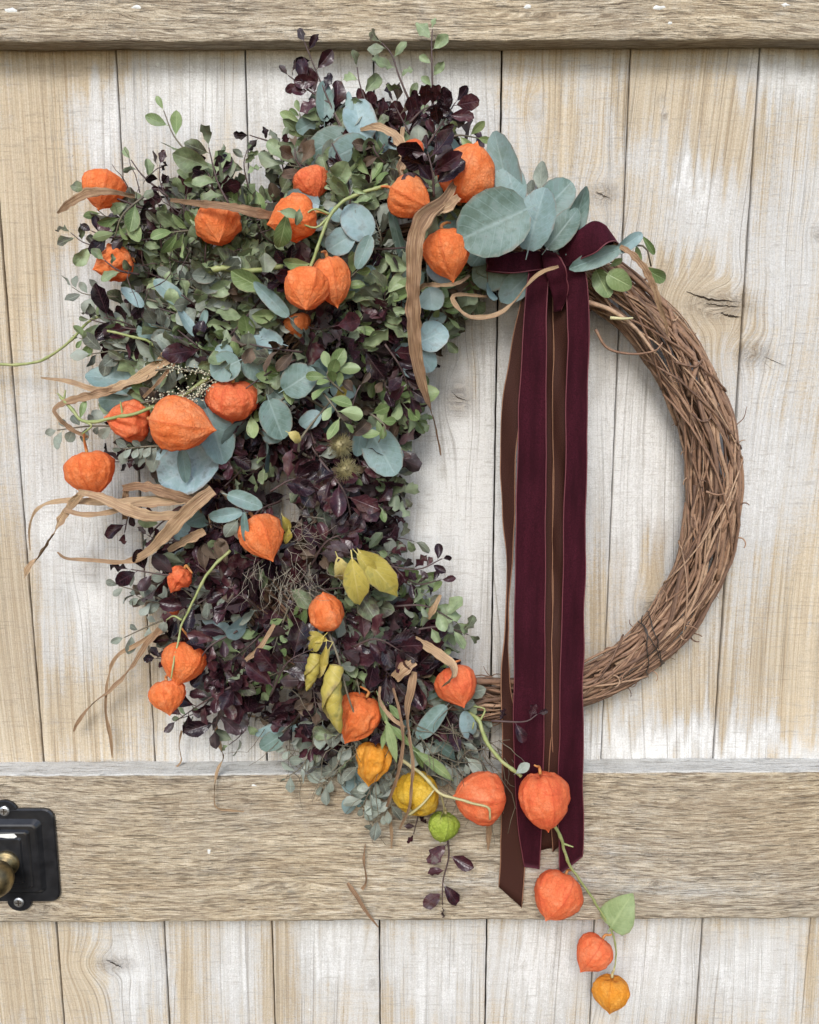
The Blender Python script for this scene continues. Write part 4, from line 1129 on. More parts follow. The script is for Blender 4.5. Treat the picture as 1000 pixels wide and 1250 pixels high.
euca_group('round teal leaves on the inner rim beside the long dried blade', [(480, 400, .045), (508, 418, .06), (530, 430, .055)], [(510, 418, 547, 402, .82, .066, .002), (508, 424, 529, 454, .80, .062, .002), (506, 428, 482, 428, .75, .058, .0), (520, 395, 545, 385, .7, .05, .0), (490, 445, 505, 460, .6, .05, .0)])
euca_group('large teal leaf on the inner rim beside the spiky burrs', [(430, 520, .05), (455, 530, .06), (470, 550, .055)], [(452, 524, 483, 580, .78, .070, .003), (442, 520, 436, 558, .45, .072, .0), (470, 545, 492, 560, .7, .06, .0)])
euca_group('three slim grey leaves over the middle orange lantern', [(270, 600, .08), (298, 622, .100), (300, 640, .104)], [(278, 604, 320, 618, .42, .106, .003), (296, 626, 253, 632, .36, .105, .003), (298, 626, 300, 662, .25, .116, .0), (290, 635, 275, 655, .6, .106, .0, 'sage')])
euca_group('folded grey blue leaves in the lower trailing foliage', [(500, 850, .04), (530, 880, .06), (570, 900, .05)], [(545, 862, 508, 902, .40, .066, .004), (568, 868, 575, 905, .45, .060, .0), (512, 855, 545, 840, .3, .05, .0), (530, 905, 560, 925, .4, .05, .0), (500, 880, 478, 905, .4, .05, .0)])
euca_group('pale blue and green leaves peeping out at the lower rim', [(370, 870, .03), (348, 892, .035), (330, 900, .03)], [(346, 896, 318, 914, .75, .036, .0), (348, 885, 308, 902, .32, .038, .0), (352, 890, 380, 888, .4, .04, .0)])
# yellowed leaves
euca_group('three yellowed leaves hanging over the dark mass', [(405, 672, .08), (425, 680, .092), (445, 684, .092)],
    [(412, 680, 428, 724, .5, .100, .004, 'yellow'), (430, 682, 440, 750, .46, .106, .008, 'yellow'), (438, 672, 493, 734, .42, .098, .006, 'yellow'), (436, 676, 470, 715, .4, .102, .006, 'yellow'), (420, 676, 404, 684, .4, .095, .0, 'yellow')], 'yellow')
euca_group('small yellow leaf tips in the middle of the wreath', [(380, 560, .07), (365, 540, .08), (420, 470, .07)], [(352, 528, 374, 540, .6, .092, .0, 'yellow'), (425, 470, 408, 490, .4, .080, .0, 'yellow'), (352, 645, 350, 668, .5, .098, .0, 'yellow'), (345, 630, 356, 655, .4, .098, .0, 'yellow')], 'yellow')
tw = euca_group('rolled and crumpled yellow leaves on a bent twig', [(400, 770, .085), (412, 800, .096), (425, 850, .1), (440, 890, .094)],
    [(402, 792, 372, 846, .30, .100, .004, 'yellow'), (398, 788, 392, 832, .26, .106, .0, 'yellow'), (400, 782, 366, 772, .35, .096, .0, 'yellow'), (396, 776, 372, 800, .45, .098, .0, 'yellow')], 'yellow')
def rolled_leaf(par, px_pts, w0, w1, name='rolled_leaf'):
    c = catmull(px_pts, 26)
    W = [P(*q) for q in c]
    v, am, al = [], [], []
    k_ = 22
    for i, p in enumerate(W):
        t = i / 25
        T = (W[min(25, i + 1)] - W[max(0, i - 1)]).normalized()
        X, Y, Z = basis(T, Vector((0, -1, 0)))
        R = (w0 * math.sin(math.pi * min(1, 0.12 + 0.88 * t)) ** 0.7 + w1 * (1 - t)) * 0.5 * S(400, 850, 0.1)
        for k in range(k_):
            a = 2 * math.pi * 1.35 * k / (k_ - 1) + t * 4.5
            rr = R * (1.0 - 0.42 * k / (k_ - 1)) * (1 + 0.07 * math.sin(t * 30 + a * 1.0))
            v.append(p + X * (rr * math.cos(a)) + Y * (rr * math.sin(a)))
            am.append(2 * k / (k_ - 1) - 1)
            al.append(t)
    obj(name, mesh_from(name, rel(v, par.location), grid_faces(26, k_), [LM['yellow']], attrs={'mid': am, 'len': al}), par)
rolled_leaf(tw, [(410, 812, .104), (406, 840, .108), (408, 868, .108), (416, 896, .102)], 27, 4)
HERO.append((408, 850, 26, .095))
HERO.append((412, 880, 22, .095))
rolled_leaf(tw, [(384, 798, .102), (382, 818, .105), (374, 844, .102)], 17, 5)
# toothed green leaves and the heart shaped leaf
euca_group('toothed green leaves of the physalis trailing beside the dried blades', [(455, 850, .06), (470, 880, .084), (485, 905, .084)], [(462, 850, 476, 892, .24, .088, .0, 'jag'), (472, 880, 486, 936, .26, .092, .004, 'jag'), (478, 886, 506, 914, .28, .092, .0, 'jag'), (470, 890, 466, 915, .3, .086, .0, 'jag'), (508, 918, 560, 955, .28, .066, .0, 'jag'), (505, 912, 520, 940, .4, .064, .0, 'jag'), (475, 860, 490, 880, .4, .08, .0, 'jag')], 'jag')

# ---------------------------------------------------------------- stems
def stem_thing(label, pts, r0, r1, mat, leaves=(), name='physalis_branch', extra=()):
    W = [P(*q) for q in catmull(pts, max(16, len(pts) * 6))]
    org = W[0].copy()
    o = thing(name, label, 'branch', org, 'stems of the wreath')
    k = [r0 + (r1 - r0) * i / (len(W) - 1) for i in range(len(W))]
    for i in range(4, len(W) - 2, 7):
        k[i] *= 1.28
    k = [q * 0.78 * (1 + 0.10 * mnoise.noise(Vector((i * 0.5, r0 * 9000, 0)))) for i, q in enumerate(k)]
    W = [q + Vector((mnoise.noise(q * 90), mnoise.noise(q * 90 + Vector((5, 0, 0))), mnoise.noise(q * 90 + Vector((0, 5, 0))))) * 0.0011 for q in W]
    tv, tf = tube(W, k, 8)
    obj('stem', mesh_from('stem', rel(tv, org), tf, [mat]), o)
    for q in extra:
        e = [P(*z) for z in catmull(q, 8)]
        obj('side_stalk', stem_mesh(e, 0.0011, 0.0006, mat, org, 'side_stalk', 6), o)
    for bx, by, tx, ty, wr, dep, tl, s2 in leaves:
        a, b_ = P(bx, by, dep), P(tx, ty, dep + tl)
        put_leaf(o, s2, a, b_ - a, jitter((CAM - a).normalized(), 0.2), (b_ - a).length, wr)
    return o
stem_thing('forked bright green stem carrying four lanterns at the top', [(474, 226, .092), (440, 236, .096), (415, 250, .100), (400, 268, .103), (392, 290, .106), (384, 312, .106), (375, 336, .106)], 0.0019, 0.0015, M_GSTEM,
           [(446, 236, 430, 230, .8, .098, .0, 'green'), (378, 322, 342, 324, .9, .104, .0, 'green'), (350, 262, 342, 306, 1.0, .116, .0, 'green'), (342, 258, 364, 262, 1.1, .124, .0, 'olive'), (366, 255, 362, 275, .9, .124, .0, 'olive')], extra=([(400, 266, .103), (385, 278, .106), (362, 270, .110)], [(404, 262, .102), (385, 255, .106), (372, 262, .108)]))
stem_thing('straight green stem carrying three lanterns at the left', [(74, 486, .062), (90, 502, .068), (104, 515, .072), (140, 510, .078), (180, 500, .084), (220, 483, .080), (256, 462, .07)], 0.0017, 0.0021, M_GSTEM, [(98, 510, 104, 488, .7, .07, .0, 'green')], extra=([(104, 515, .072), (112, 520, .074), (100, 530, .072)], [(150, 508, .08), (147, 490, .08)], [(78, 488, .062), (70, 480, .062)], [(78, 488, .062), (80, 476, .062)]))
stem_thing('long bare green stem reaching out of the picture at left', [(-40, 440, .02), (0, 445, .022), (40, 443, .026), (75, 425, .032), (106, 396, .038), (130, 380, .04)], 0.0017, 0.0014, M_GSTEM)
stem_thing('short green stem below the bare one at left', [(128, 402, .055), (150, 408, .058), (175, 415, .06), (200, 428, .056)], 0.0013, 0.0015, M_GSTEM)
stem_thing('thick cut green stem lying between the leaves', [(248, 333, .086), (270, 327, .088), (300, 331, .078), (345, 326, .066)], 0.0031, 0.0027, M_GSTEM)
stem_thing('yellow green stem above the lower left lantern pair', [(282, 672, .07), (262, 690, .076), (240, 725, .078), (222, 765, .078), (214, 800, .088), (208, 828, .096)], 0.0018, 0.0008, M_GSTEM, extra=([(222, 757, .078), (212, 752, .076), (203, 757, .07)],))
stem_thing('pale green stem leading to the large lantern before the ribbon', [(572, 870, .055), (585, 880, .062), (594, 905, .068), (612, 928, .072), (636, 948, .074)], 0.0024, 0.0021, M_GSTEM, [(630, 944, 646, 932, .8, .08, .0, 'sage')], extra=([(580, 874, .06), (577, 890, .06)], [(586, 880, .062), (592, 866, .06), (578, 862, .06)]))
stem_thing('straw coloured stem over the yellow lantern', [(490, 928, .072), (515, 945, .082), (540, 970, .090), (570, 978, .094), (596, 986, .098), (598, 1000, .096)], 0.0021, 0.0012, M_TSTEM, extra=([(538, 968, .09), (542, 985, .075), (541, 994, .062)],))
stem_thing('trailing green stem with the three lowest lanterns and a heart shaped leaf', [(676, 1006, .064), (686, 1026, .058), (694, 1052, .050), (712, 1080, .044), (732, 1110, .040), (746, 1134, .036), (752, 1160, .034), (750, 1186, .034)], 0.0020, 0.0009, M_GSTEM,
           [(746, 1132, 771, 1092, 1.0, .042, .002, 'heart'), ], extra=([(688, 1030, .057), (700, 1034, .06)], [(746, 1133, .036), (760, 1142, .036)]))

# ---------------------------------------------------------------- dried blades
M_BLADE, nt, b = new_mat('dried_blade')
n = N(nt)
mid, ln = n.attr('mid'), n.attr('len')
stri = n.noise(n.comb(n.math('MULTIPLY', mid, 5.0), n.objrand(), n.math('MULTIPLY', ln, 0.35)), 2.0, 3.0, 0.6)
wz = n.noise(n.coord(), 140.0, 4.0, 0.6)
col = n.ramp(n.math('ADD', n.math('MULTIPLY', n.objrand(), 0.55), n.mrange(stri, 0.35, 0.65, 0.0, 0.6)), [(0.0, (0.12, 0.062, 0.035)), (0.4, (0.28, 0.165, 0.092)), (1.0, (0.54, 0.38, 0.225))])
col = n.mix(n.mrange(wz, 0.52, 0.75, 0.0, 0.35), col, (0.16, 0.09, 0.06))
nt.links.new(col, b.inputs['Base Color'])
b.inputs['Roughness'].default_value = 0.6
b.inputs['Specular IOR Level'].default_value = 0.3
nt.links.new(n.bump(stri, 0.8, 0.0012), b.inputs['Normal'])
def blade(label, pts, n_=None, corr=0.10):
    """pts: px, py, depth, width px, twist degrees"""
    n_ = n_ or max(24, len(pts) * 9)
    c = catmull(pts, n_)
    W = [P(q[0], q[1], q[2]) for q in c]
    org = W[0].copy()
    v, am, al = [], [], []
    nc = 9
    L = 0.0
    sd_ = rng.random() * 60
    for i, p in enumerate(W):
        T = (W[min(n_ - 1, i + 1)] - W[max(0, i - 1)]).normalized()
        V = (CAM - p).normalized()
        x = T.cross(V).normalized()
        z = x.cross(T).normalized()
        a = math.radians(c[i][4] + 34 * mnoise.noise(Vector((sd_, i * 0.25, 0))))
        xx = x * math.cos(a) + z * math.sin(a)
        zz = z * math.cos(a) - x * math.sin(a)
        w = max(0.3, c[i][3] * 0.86 * (1 + 0.35 * mnoise.noise(Vector((sd_, i * 0.3, 5))))) * S(500, 600, 0.06)
        if i:
            L += (p - W[i - 1]).length
        for k in range(nc):
            s = 2 * k / (nc - 1) - 1
            h = w * (corr * (1 if k % 2 else -1) * 0.5 + (0.16 + 0.25 * mnoise.noise(Vector((sd_, i * 0.35, 9)))) * s * s) + 0.05 * w * mnoise.noise(Vector((sd_ + s * 2, i * 0.8, 3)))
            v.append(p + xx * (s * w / 2) + zz * h - org)
            am.append(s)
            al.append(L * 60)
    o = obj('dried_blade', mesh_from('dried_blade', v, grid_faces(n_, nc), [M_BLADE], attrs={'mid': am, 'len': al}))
    o.location = org
    tag(o, label, 'dried blade', 'dried brown blades')
    return o
blade('brown dried blade curled over the upper left lantern', [(70, 260, .06, 3, 0), (86, 248, .07, 12, 30), (108, 236, .080, 13, 20), (135, 234, .084, 8, 10), (165, 240, .07, 5, 0)])
blade('long horizontal dried blade left of the forked stem', [(208, 244, .085, 4, 0), (240, 248, .098, 8, 0), (275, 252, .104, 11, 30), (305, 258, .100, 13, 20), (332, 264, .09, 12, 0)])
blade('withered brown blade curled at the top beside the purple leaves', [(440, 158, .060, 4, 0), (462, 155, .068, 10, 20), (484, 168, .076, 14, 30), (494, 190, .080, 14, 0), (488, 208, .084, 14, 50), (500, 222, .080, 8, 80)])
blade('thin brown blade end between the top leaves', [(492, 155, .07, 5, 0), (490, 180, .074, 6, 20), (496, 205, .076, 5, 60)])
blade('longest dried blade hanging down inside the ring', [(556, 222, .095, 8, 10), (540, 246, .108, 18, 25), (520, 262, .116, 22, 5), (508, 290, .116, 21, 0), (505, 340, .112, 19, 0), (505, 400, .104, 18, 5), (511, 450, .096, 15, 0), (522, 490, .086, 9, 50), (530, 515, .080, 9, 100), (538, 556, .070, 3, 130)], 80, 0.08)
blade('short folded blade around the pointed lantern', [(516, 272, .100, 8, 0), (530, 258, .106, 12, 10), (548, 252, .106, 12, 0), (560, 240, .100, 9, 0)])
blade('pale thin blade looping beneath the left bow loop', [(596, 362, .06, 3, 0), (556, 360, .085, 5, 0), (556, 372, .088, 6, 20), (572, 386, .090, 6, 40), (600, 386, .088, 7, 20), (625, 372, .084, 7, 60), (642, 350, .084, 7, 80), (660, 333, .086, 7, 40), (682, 325, .088, 4, 0)], 60)
blade('thin pale blade crossing above the pointed lantern', [(574, 336, .07, 3, 0), (560, 345, .09, 5, 0), (540, 348, .094, 5, 0), (518, 348, .088, 6, 30), (506, 362, .08, 5, 0)])
blade('narrow pale blade arching over the top of the bare ring', [(748, 298, .064, 5, 0), (766, 306, .070, 8, 20), (785, 325, .072, 9, 0), (798, 350, .070, 9, 10), (806, 375, .066, 7, 0), (813, 395, .062, 4, 0), (815, 412, .058, 2, 0)])
blade('upper dried blade of the fan at left', [(50, 461, .05, 2, 0), (85, 466, .058, 7, 20), (120, 476, .064, 8, 0), (150, 470, .070, 12, 30), (185, 452, .074, 17, 10), (212, 428, .07, 15, 0), (225, 415, .06, 10, 0)])
blade('curling dried blade of the fan at left, tip bent down', [(108, 534, .066, 4, 0), (88, 524, .066, 8, 30), (72, 510, .066, 10, 60), (68, 498, .064, 7, 40), (90, 488, .066, 11, 10), (130, 478, .068, 11, 0), (160, 468, .066, 8, 0)])
blade('thin dry stalk crossing the fan of blades', [(175, 485, .078, 4, 0), (195, 465, .084, 5, 10), (215, 440, .084, 5, 0), (225, 428, .08, 4, 0)])
blade('thin hooked dried blade lowest left of the lantern', [(37, 672, .040, 1.5, 0), (36, 645, .046, 3, 20), (45, 622, .054, 5, 30), (70, 612, .060, 7, 20), (110, 612, .066, 10, 10), (160, 612, .072, 11, 20), (210, 606, .07, 10, 0), (255, 594, .06, 8, 0)], 60)
blade('twisted dried blade ending in a knotted tip at far left', [(30, 704, .052, 10, 70), (36, 692, .056, 13, 40), (46, 682, .056, 9, 90), (58, 664, .058, 9, 120), (72, 640, .062, 13, 40), (84, 620, .068, 12, 20), (98, 604, .072, 12, 0), (110, 599, .07, 6, 0)], 60)
blade('broad dried blade of the left bunch, sagging in front', [(96, 600, .080, 9, 0), (125, 608, .086, 13, 20), (155, 622, .090, 16, 10), (185, 630, .088, 15, 0), (220, 628, .08, 10, 0)], 40)
blade('dried blade under the lantern, sweeping into the leaves', [(78, 622, .07, 5, 0), (100, 628, .076, 8, 20), (130, 626, .08, 7, 0), (165, 616, .084, 9, 0), (205, 612, .08, 14, 10), (245, 605, .07, 12, 0)], 40)
blade('wide pale dried blade bending down at left of the dark mass', [(70, 674, .034, 2, 0), (82, 682, .038, 5, 30), (115, 684, .044, 6, 20), (150, 686, .054, 7, 0), (178, 676, .066, 12, 20), (205, 650, .082, 17, 10), (235, 618, .090, 18, 0), (260, 598, .086, 16, 0)], 60)
blade('short dried blade tucked under the left bunch', [(150, 596, .062, 8, 0), (175, 594, .076, 14, 30), (205, 602, .082, 14, 0), (240, 612, .075, 10, 0)])
blade('upright dried fragment behind the left bunch', [(152, 634, .05, 8, 0), (153, 610, .06, 9, 10), (155, 594, .062, 9, 0)])
blade('brown dried blade pressed in the leaves below the left bunch', [(205, 672, .06, 6, 0), (228, 660, .068, 14, 30), (250, 648, .07, 12, 0)])
blade('long twisted dried blade at lower left', [(90, 893, .012, 2, 0), (96, 880, .016, 6, 40), (115, 858, .022, 6, 80), (140, 838, .030, 9, 40), (160, 815, .036, 8, 60), (180, 785, .044, 10, 20), (196, 768, .046, 9, 0)], 50)
blade('thin looped dried blade at lower left', [(137, 925, .010, 1.5, 0), (135, 900, .014, 6, 20), (129, 868, .020, 4, 0), (132, 830, .028, 5, 40), (142, 802, .034, 6, 20), (165, 788, .040, 7, 0), (190, 772, .044, 5, 0)], 40)
blade('short twisted blade hanging on the door beneath the lower left lanterns', [(193, 952, .008, 2, 0), (206, 942, .010, 4, 30), (221, 930, .012, 4, 60), (219, 910, .016, 4, 80), (222, 892, .022, 4, 0)], 30)
blade('ribbon like twisted blade hanging to the rail top', [(298, 991, .034, 1.5, 0), (280, 989, .036, 4, 30), (264, 985, .037, 5, 60), (262, 965, .036, 4, 90), (266, 940, .034, 6, 40), (273, 925, .034, 5, 100), (267, 905, .034, 7, 20), (262, 880, .038, 6, 0)], 44)
blade('small dried blade end below the dark leaves', [(312, 875, .03, 3, 0), (300, 872, .03, 6, 20), (292, 860, .034, 5, 0)])
blade('broad pale blade fragment above the lantern at the ring', [(504, 780, .060, 9, 20), (520, 788, .070, 13, 20), (538, 800, .082, 14, 0), (552, 812, .090, 13, 20), (552, 826, .100, 12, 60), (540, 838, .098, 9, 90)], 36)
blade('short wide striped blade fragment in the dark leaves', [(482, 828, .092, 14, 0), (492, 818, .096, 17, 0), (505, 806, .094, 15, 0)], 16)
blade('vertical dried blade down the lower foliage', [(506, 820, .090, 7, 0), (502, 840, .094, 12, 10), (497, 865, .094, 9, 30), (498, 890, .096, 6, 60), (504, 930, .098, 5, 0), (502, 960, .096, 5, 30), (500, 985, .09, 4, 0), (488, 1012, .07, 3, 0)], 44)
blade('thin bent dried stalk left of the vertical blade', [(464, 838, .090, 3, 0), (464, 856, .094, 5, 20), (478, 876, .098, 6, 0), (494, 888, .098, 5, 0)])
blade('thin dark blade running down to the yellow lantern', [(480, 840, .085, 3, 0), (488, 870, .096, 4, 0), (492, 905, .1, 5, 20), (486, 945, .098, 5, 0), (472, 985, .085, 4, 0)], 36)
blade('pointed brown fragment sticking out near the ring', [(522, 755, .06, 7, 0), (530, 742, .066, 9, 0), (538, 726, .066, 4, 0)], 14)
blade('narrow reddish blade lying diagonal in the purple leaves', [(300, 806, .085, 6, 0), (318, 790, .094, 7, 10), (335, 762, .096, 6, 0)])
blade('stray dried scrap on the rail under the silver leaves', [(446, 1030, .032, 1.5, 0), (444, 1050, .034, 4, 30), (447, 1075, .034, 4, 50), (442, 1086, .034, 6, 0)], 20)
blade('diagonal dried scrap at the lower edge of the rail', [(424, 1078, .034, 5, 20), (434, 1092, .036, 8, 10), (448, 1114, .036, 5, 0), (462, 1132, .034, 2, 0)], 20)
blade('brown blade tip hanging below the yellow lantern', [(478, 1036, .036, 2, 0), (478, 1015, .040, 5, 10), (474, 985, .048, 6, 0)], 16)
blade('reddish blade tip hanging below the coral lantern', [(596, 1038, .036, 2, 0), (597, 1018, .040, 9, 10), (600, 990, .046, 11, 0)], 16)

# ---------------------------------------------------------------- hero sprigs that break the outline
HS = [
 ('purple', [(470, 230, .05), (425, 172, .052), (395, 108, .050), (372, 52, .046)], 14, 27, 'tall purple leaf sprig standing highest at the top left'),
 ('purple', [(408, 130, .05), (380, 112, .05), (352, 92, .048)], 8, 24, 'purple side sprig with narrow curled leaves at the top left'),
 ('olive', [(462, 215, .05), (455, 150, .052), (440, 105, .05), (436, 82, .048)], 7, 25, 'thin olive sprig rising between the pale blue leaves'),
 ('olive', [(505, 135, .045), (488, 95, .046), (478, 66, .044), (466, 52, .042)], 7, 24, 'olive sprig leaning left beneath the top rail'),
 ('olive', [(530, 160, .045), (528, 100, .046), (527, 55, .044), (528, 36, .042)], 8, 20, 'tallest thin sprig with olive leaves overlapping the top rail'),
 ('purple', [(520, 180, .06), (540, 150, .062), (556, 125, .058)], 10, 26, 'dark leafy sprig top reaching above the largest lantern'),
 ('purple', [(500, 150, .058), (515, 135, .06), (530, 128, .06)], 8, 24, 'dense dark leaves left of the olive tip at the top'),
 ('purple', [(530, 240, .10), (528, 210, .106), (522, 185, .104)], 12, 30, 'glossy purple sprig lying over the largest lantern'),
 ('green', [(545, 170, .055), (560, 165, .056), (582, 168, .052)], 4, 26, 'pair of green leaves right of the top purple leaves'),
 ('green', [(262, 240, .05), (235, 195, .048), (212, 165, .046), (200, 135, .042)], 6, 24, 'thin sprig with pale green leaves sticking out at the upper left'),
 ('olive', [(280, 250, .06), (265, 220, .06), (255, 180, .058)], 8, 34, 'broad dark green leaves above the rounded lantern'),
 ('purple', [(260, 240, .05), (258, 220, .056), (252, 208, .056)], 5, 30, 'nearly black broad leaves above the long horizontal blade'),
 ('purple', [(370, 190, .04), (345, 178, .036), (305, 165, .032)], 6, 17, 'wispy dark twig pointing left at the top of the wreath'),
 ('olive', [(190, 260, .05), (150, 245, .056), (110, 230, .056)], 8, 26, 'grey olive leaves around the upper left lantern'),
 ('green', [(175, 240, .06), (150, 262, .068), (140, 290, .064)], 7, 26, 'light green leaves hanging between the two left edge lanterns'),
 ('olive', [(205, 240, .05), (175, 215, .046), (160, 195, .042)], 4, 22, 'small grey leaf tip standing above the upper left lantern'),
 ('purple', [(160, 285, .06), (135, 290, .062), (112, 282, .058)], 5, 26, 'brown purple leaves over the crumpled lantern at left'),
 ('olive', [(170, 335, .06), (145, 330, .07), (128, 318, .07)], 4, 20, 'dark olive leaf tips crossing the crumpled lantern'),
 ('olive', [(195, 405, .045), (150, 400, .046), (110, 390, .042)], 12, 22, 'grey olive sprig at the left beside the short green stem'),
 ('sage', [(190, 440, .045), (150, 428, .046), (112, 432, .042)], 10, 24, 'withered silver sprig above the fan of dried blades'),
 ('sage', [(150, 520, .06), (110, 520, .056), (70, 525, .050)], 10, 20, 'small blue grey leaves left of the straight green stem'),
 ('sage', [(210, 545, .085), (180, 545, .094), (150, 548, .092)], 14, 17, 'tiny pale silver leaves before the torn lantern'),
 ('purple', [(190, 610, .04), (160, 625, .042), (152, 650, .040)], 5, 24, 'nearly black leaf tips hanging below the left bunch of blades'),
 ('olive', [(215, 625, .04), (195, 640, .04), (182, 655, .036)], 4, 22, 'single grey leaf pair hanging below the left bunch of blades'),
 ('purple', [(235, 700, .05), (205, 702, .056), (160, 695, .052)], 8, 32, 'broad dark leaves left of the yellow green stem'),
 ('sage', [(215, 740, .04), (180, 725, .04), (145, 715, .036)], 9, 20, 'mottled pale green leaf twig at the left rim below the broad dark leaves'),
 ('sage', [(215, 750, .04), (180, 765, .038), (152, 778, .034)], 6, 20, 'mottled pale leaf twig pointing down at the left rim'),
 ('purple', [(300, 830, .06), (260, 850, .064), (215, 880, .056)], 9, 32, 'glossy blackish leaves hanging at the lower left rim'),
 ('purple', [(310, 830, .06), (275, 850, .06), (262, 890, .05)], 8, 30, 'glossy dark leaves at the bottom of the lower left rim'),
 ('purple', [(290, 770, .07), (255, 790, .078), (240, 815, .078)], 9, 28, 'blue black leaves right of the lower left lantern pair'),
 ('purple', [(470, 690, .05), (510, 695, .05), (540, 682, .045)], 9, 19, 'thin dark sprig reaching into the ring beside the yellowed leaves'),
 ('purple', [(470, 680, .05), (505, 712, .05), (538, 708, .045)], 8, 18, 'lower thin dark sprig reaching into the ring'),
 ('olive', [(480, 740, .06), (520, 740, .06), (558, 760, .055)], 8, 26, 'green grey leaves pointing into the ring above the broken blade'),
 ('olive', [(500, 770, .055), (540, 765, .056), (572, 775, .05)], 6, 28, 'larger grey green leaves nearest the ring opening at the bottom'),
 ('purple', [(545, 1015, .036), (548, 1045, .038), (541, 1075, .038), (540, 1105, .038)], 6, 30, 'dark sprig hanging beneath the green lantern'),
 ('purple', [(600, 880, .07), (640, 881, .078), (656, 872, .078)], 4, 20, 'tiny withered twig crossing the ribbon tails'),
 ('purple', [(520, 960, .04), (512, 990, .04), (505, 1018, .038)], 5, 20, 'dark twig tips below the yellow lantern'),
 ('sage', [(475, 930, .05), (455, 960, .056), (442, 985, .052)], 14, 21, 'round silver leaves left of the yellow lantern'),
 ('sage', [(480, 960, .05), (475, 985, .056), (455, 1005, .05)], 12, 21, 'speckled silver leaves lowest beside the yellow lantern'),
 ('sage', [(430, 900, .04), (390, 920, .04), (350, 915, .034)], 12, 22, 'withered silver leaves on the top of the rail at the lower rim'),
 ('sage', [(430, 920, .04), (410, 945, .04), (395, 960, .036)], 10, 24, 'dry grey leaves resting on the rail left of the silver ones'),
 ('green', [(420, 480, .09), (400, 460, .100), (405, 445, .1)], 10, 26, 'bright green variegated leaves in the middle of the wreath'),
 ('green', [(445, 500, .085), (470, 520, .09), (462, 540, .088)], 8, 24, 'green leaves above the spiky burrs'),
 ('green', [(395, 480, .1), (410, 500, .104), (420, 515, .1)], 5, 24, 'pale cream green leaves left of the spiky burrs'),
 ('green', [(540, 330, .055), (530, 360, .06), (545, 385, .056)], 8, 24, 'deep green leaves below the pointed lantern'),
 ('purple', [(470, 420, .07), (490, 450, .07), (500, 480, .062)], 10, 26, 'dark purple leaves along the inner rim left of the longest blade'),
 ('purple', [(330, 600, .095), (360, 585, .1), (395, 600, .1)], 12, 30, 'large glossy purple leaves right of the three slim grey leaves'),
 ('purple', [(390, 560, .095), (420, 600, .1), (430, 640, .096)], 14, 30, 'glossy purple leaves in the centre of the wreath'),
 ('purple', [(380, 690, .085), (400, 660, .096), (430, 650, .096)], 12, 28, 'purple leaves directly above the three yellowed leaves'),
 ('purple', [(330, 850, .08), (350, 810, .094), (375, 795, .094)], 10, 36, 'wide reddish purple leaves left of the rolled yellow leaf'),
 ('purple', [(430, 790, .085), (460, 780, .096), (490, 795, .094)], 12, 28, 'purple leaves around the striped blade fragment'),
 ('brown', [(370, 430, .08), (330, 425, .096), (305, 420, .096)], 8, 26, 'withered brown leaves above the ribbed lantern'),
 ('brown', [(420, 620, .08), (430, 500, .09), (440, 470, .09)], 8, 24, 'withered brown leaves beside the spiky burrs'),
 ('brown', [(470, 200, .07), (458, 185, .076), (455, 170, .074)], 6, 26, 'withered brown leaves below the upright pale leaves'),
 ('brown', [(375, 215, .06), (362, 195, .064), (360, 180, .062)], 5, 26, 'withered brown leaves above the half hidden small lantern'),
]
HGROUP = {'purple': 'dark purple leaf sprigs', 'olive': 'grey olive leaf sprigs', 'sage': 'silver leaf sprigs', 'green': 'green leaf sprigs', 'brown': 'withered leaf sprigs', 'euca': 'eucalyptus of the wreath'}
for sp, pts, nl, ll, lab in HS:
    sprig(sp, pts, nl, ll, lab, HGROUP[sp], guard=('cross' not in lab and 'over the' not in lab), facing=0.42)
# ---------------------------------------------------------------- filler sprigs of the leafy mass
POLY = np.array([(372, 150), (450, 125), (545, 150), (600, 205), (640, 250), (640, 320), (600, 345), (560, 385), (520, 430), (500, 470), (490, 540), (478, 600), (468, 650), (500, 690), (520, 750), (545, 800), (575, 860), (600, 900), (575, 945), (520, 960),
                 (470, 970), (430, 955), (400, 925), (350, 895), (290, 850), (240, 840), (205, 780), (190, 715), (225, 675), (250, 620), (200, 585), (150, 560), (130, 520), (150, 470), (138, 420), (140, 375), (165, 335), (150, 290), (140, 255), (175, 240), (245, 215), (330, 225)], float)
def poly_dist(x, y):
    """signed distance to the outline of the leafy mass, positive inside"""
    a = POLY
    b_ = np.roll(POLY, -1, axis=0)
    p = np.array([x, y])
    e = b_ - a
    w = p - a
    t = np.clip((w * e).sum(1) / (e * e).sum(1), 0, 1)
    d = np.linalg.norm(w - e * t[:, None], axis=1).min()
    c1 = (a[:, 1] <= y) & (b_[:, 1] > y) & (e[:, 0] * w[:, 1] - e[:, 1] * w[:, 0] > 0)
    c2 = (a[:, 1] > y) & (b_[:, 1] <= y) & (e[:, 0] * w[:, 1] - e[:, 1] * w[:, 0] < 0)
    ins = (c1.sum() - c2.sum()) != 0
    return d if ins else -d
def mass_depth(x, y):
    d = max(0.0, poly_dist(x, y))
    return 0.020 + 0.066 * (1 - math.exp(-d / 55.0))
CORE = np.array([(590, 270), (520, 270), (450, 290), (390, 340), (350, 420), (340, 520), (350, 620), (370, 720), (410, 800), (470, 870), (540, 910)], float)
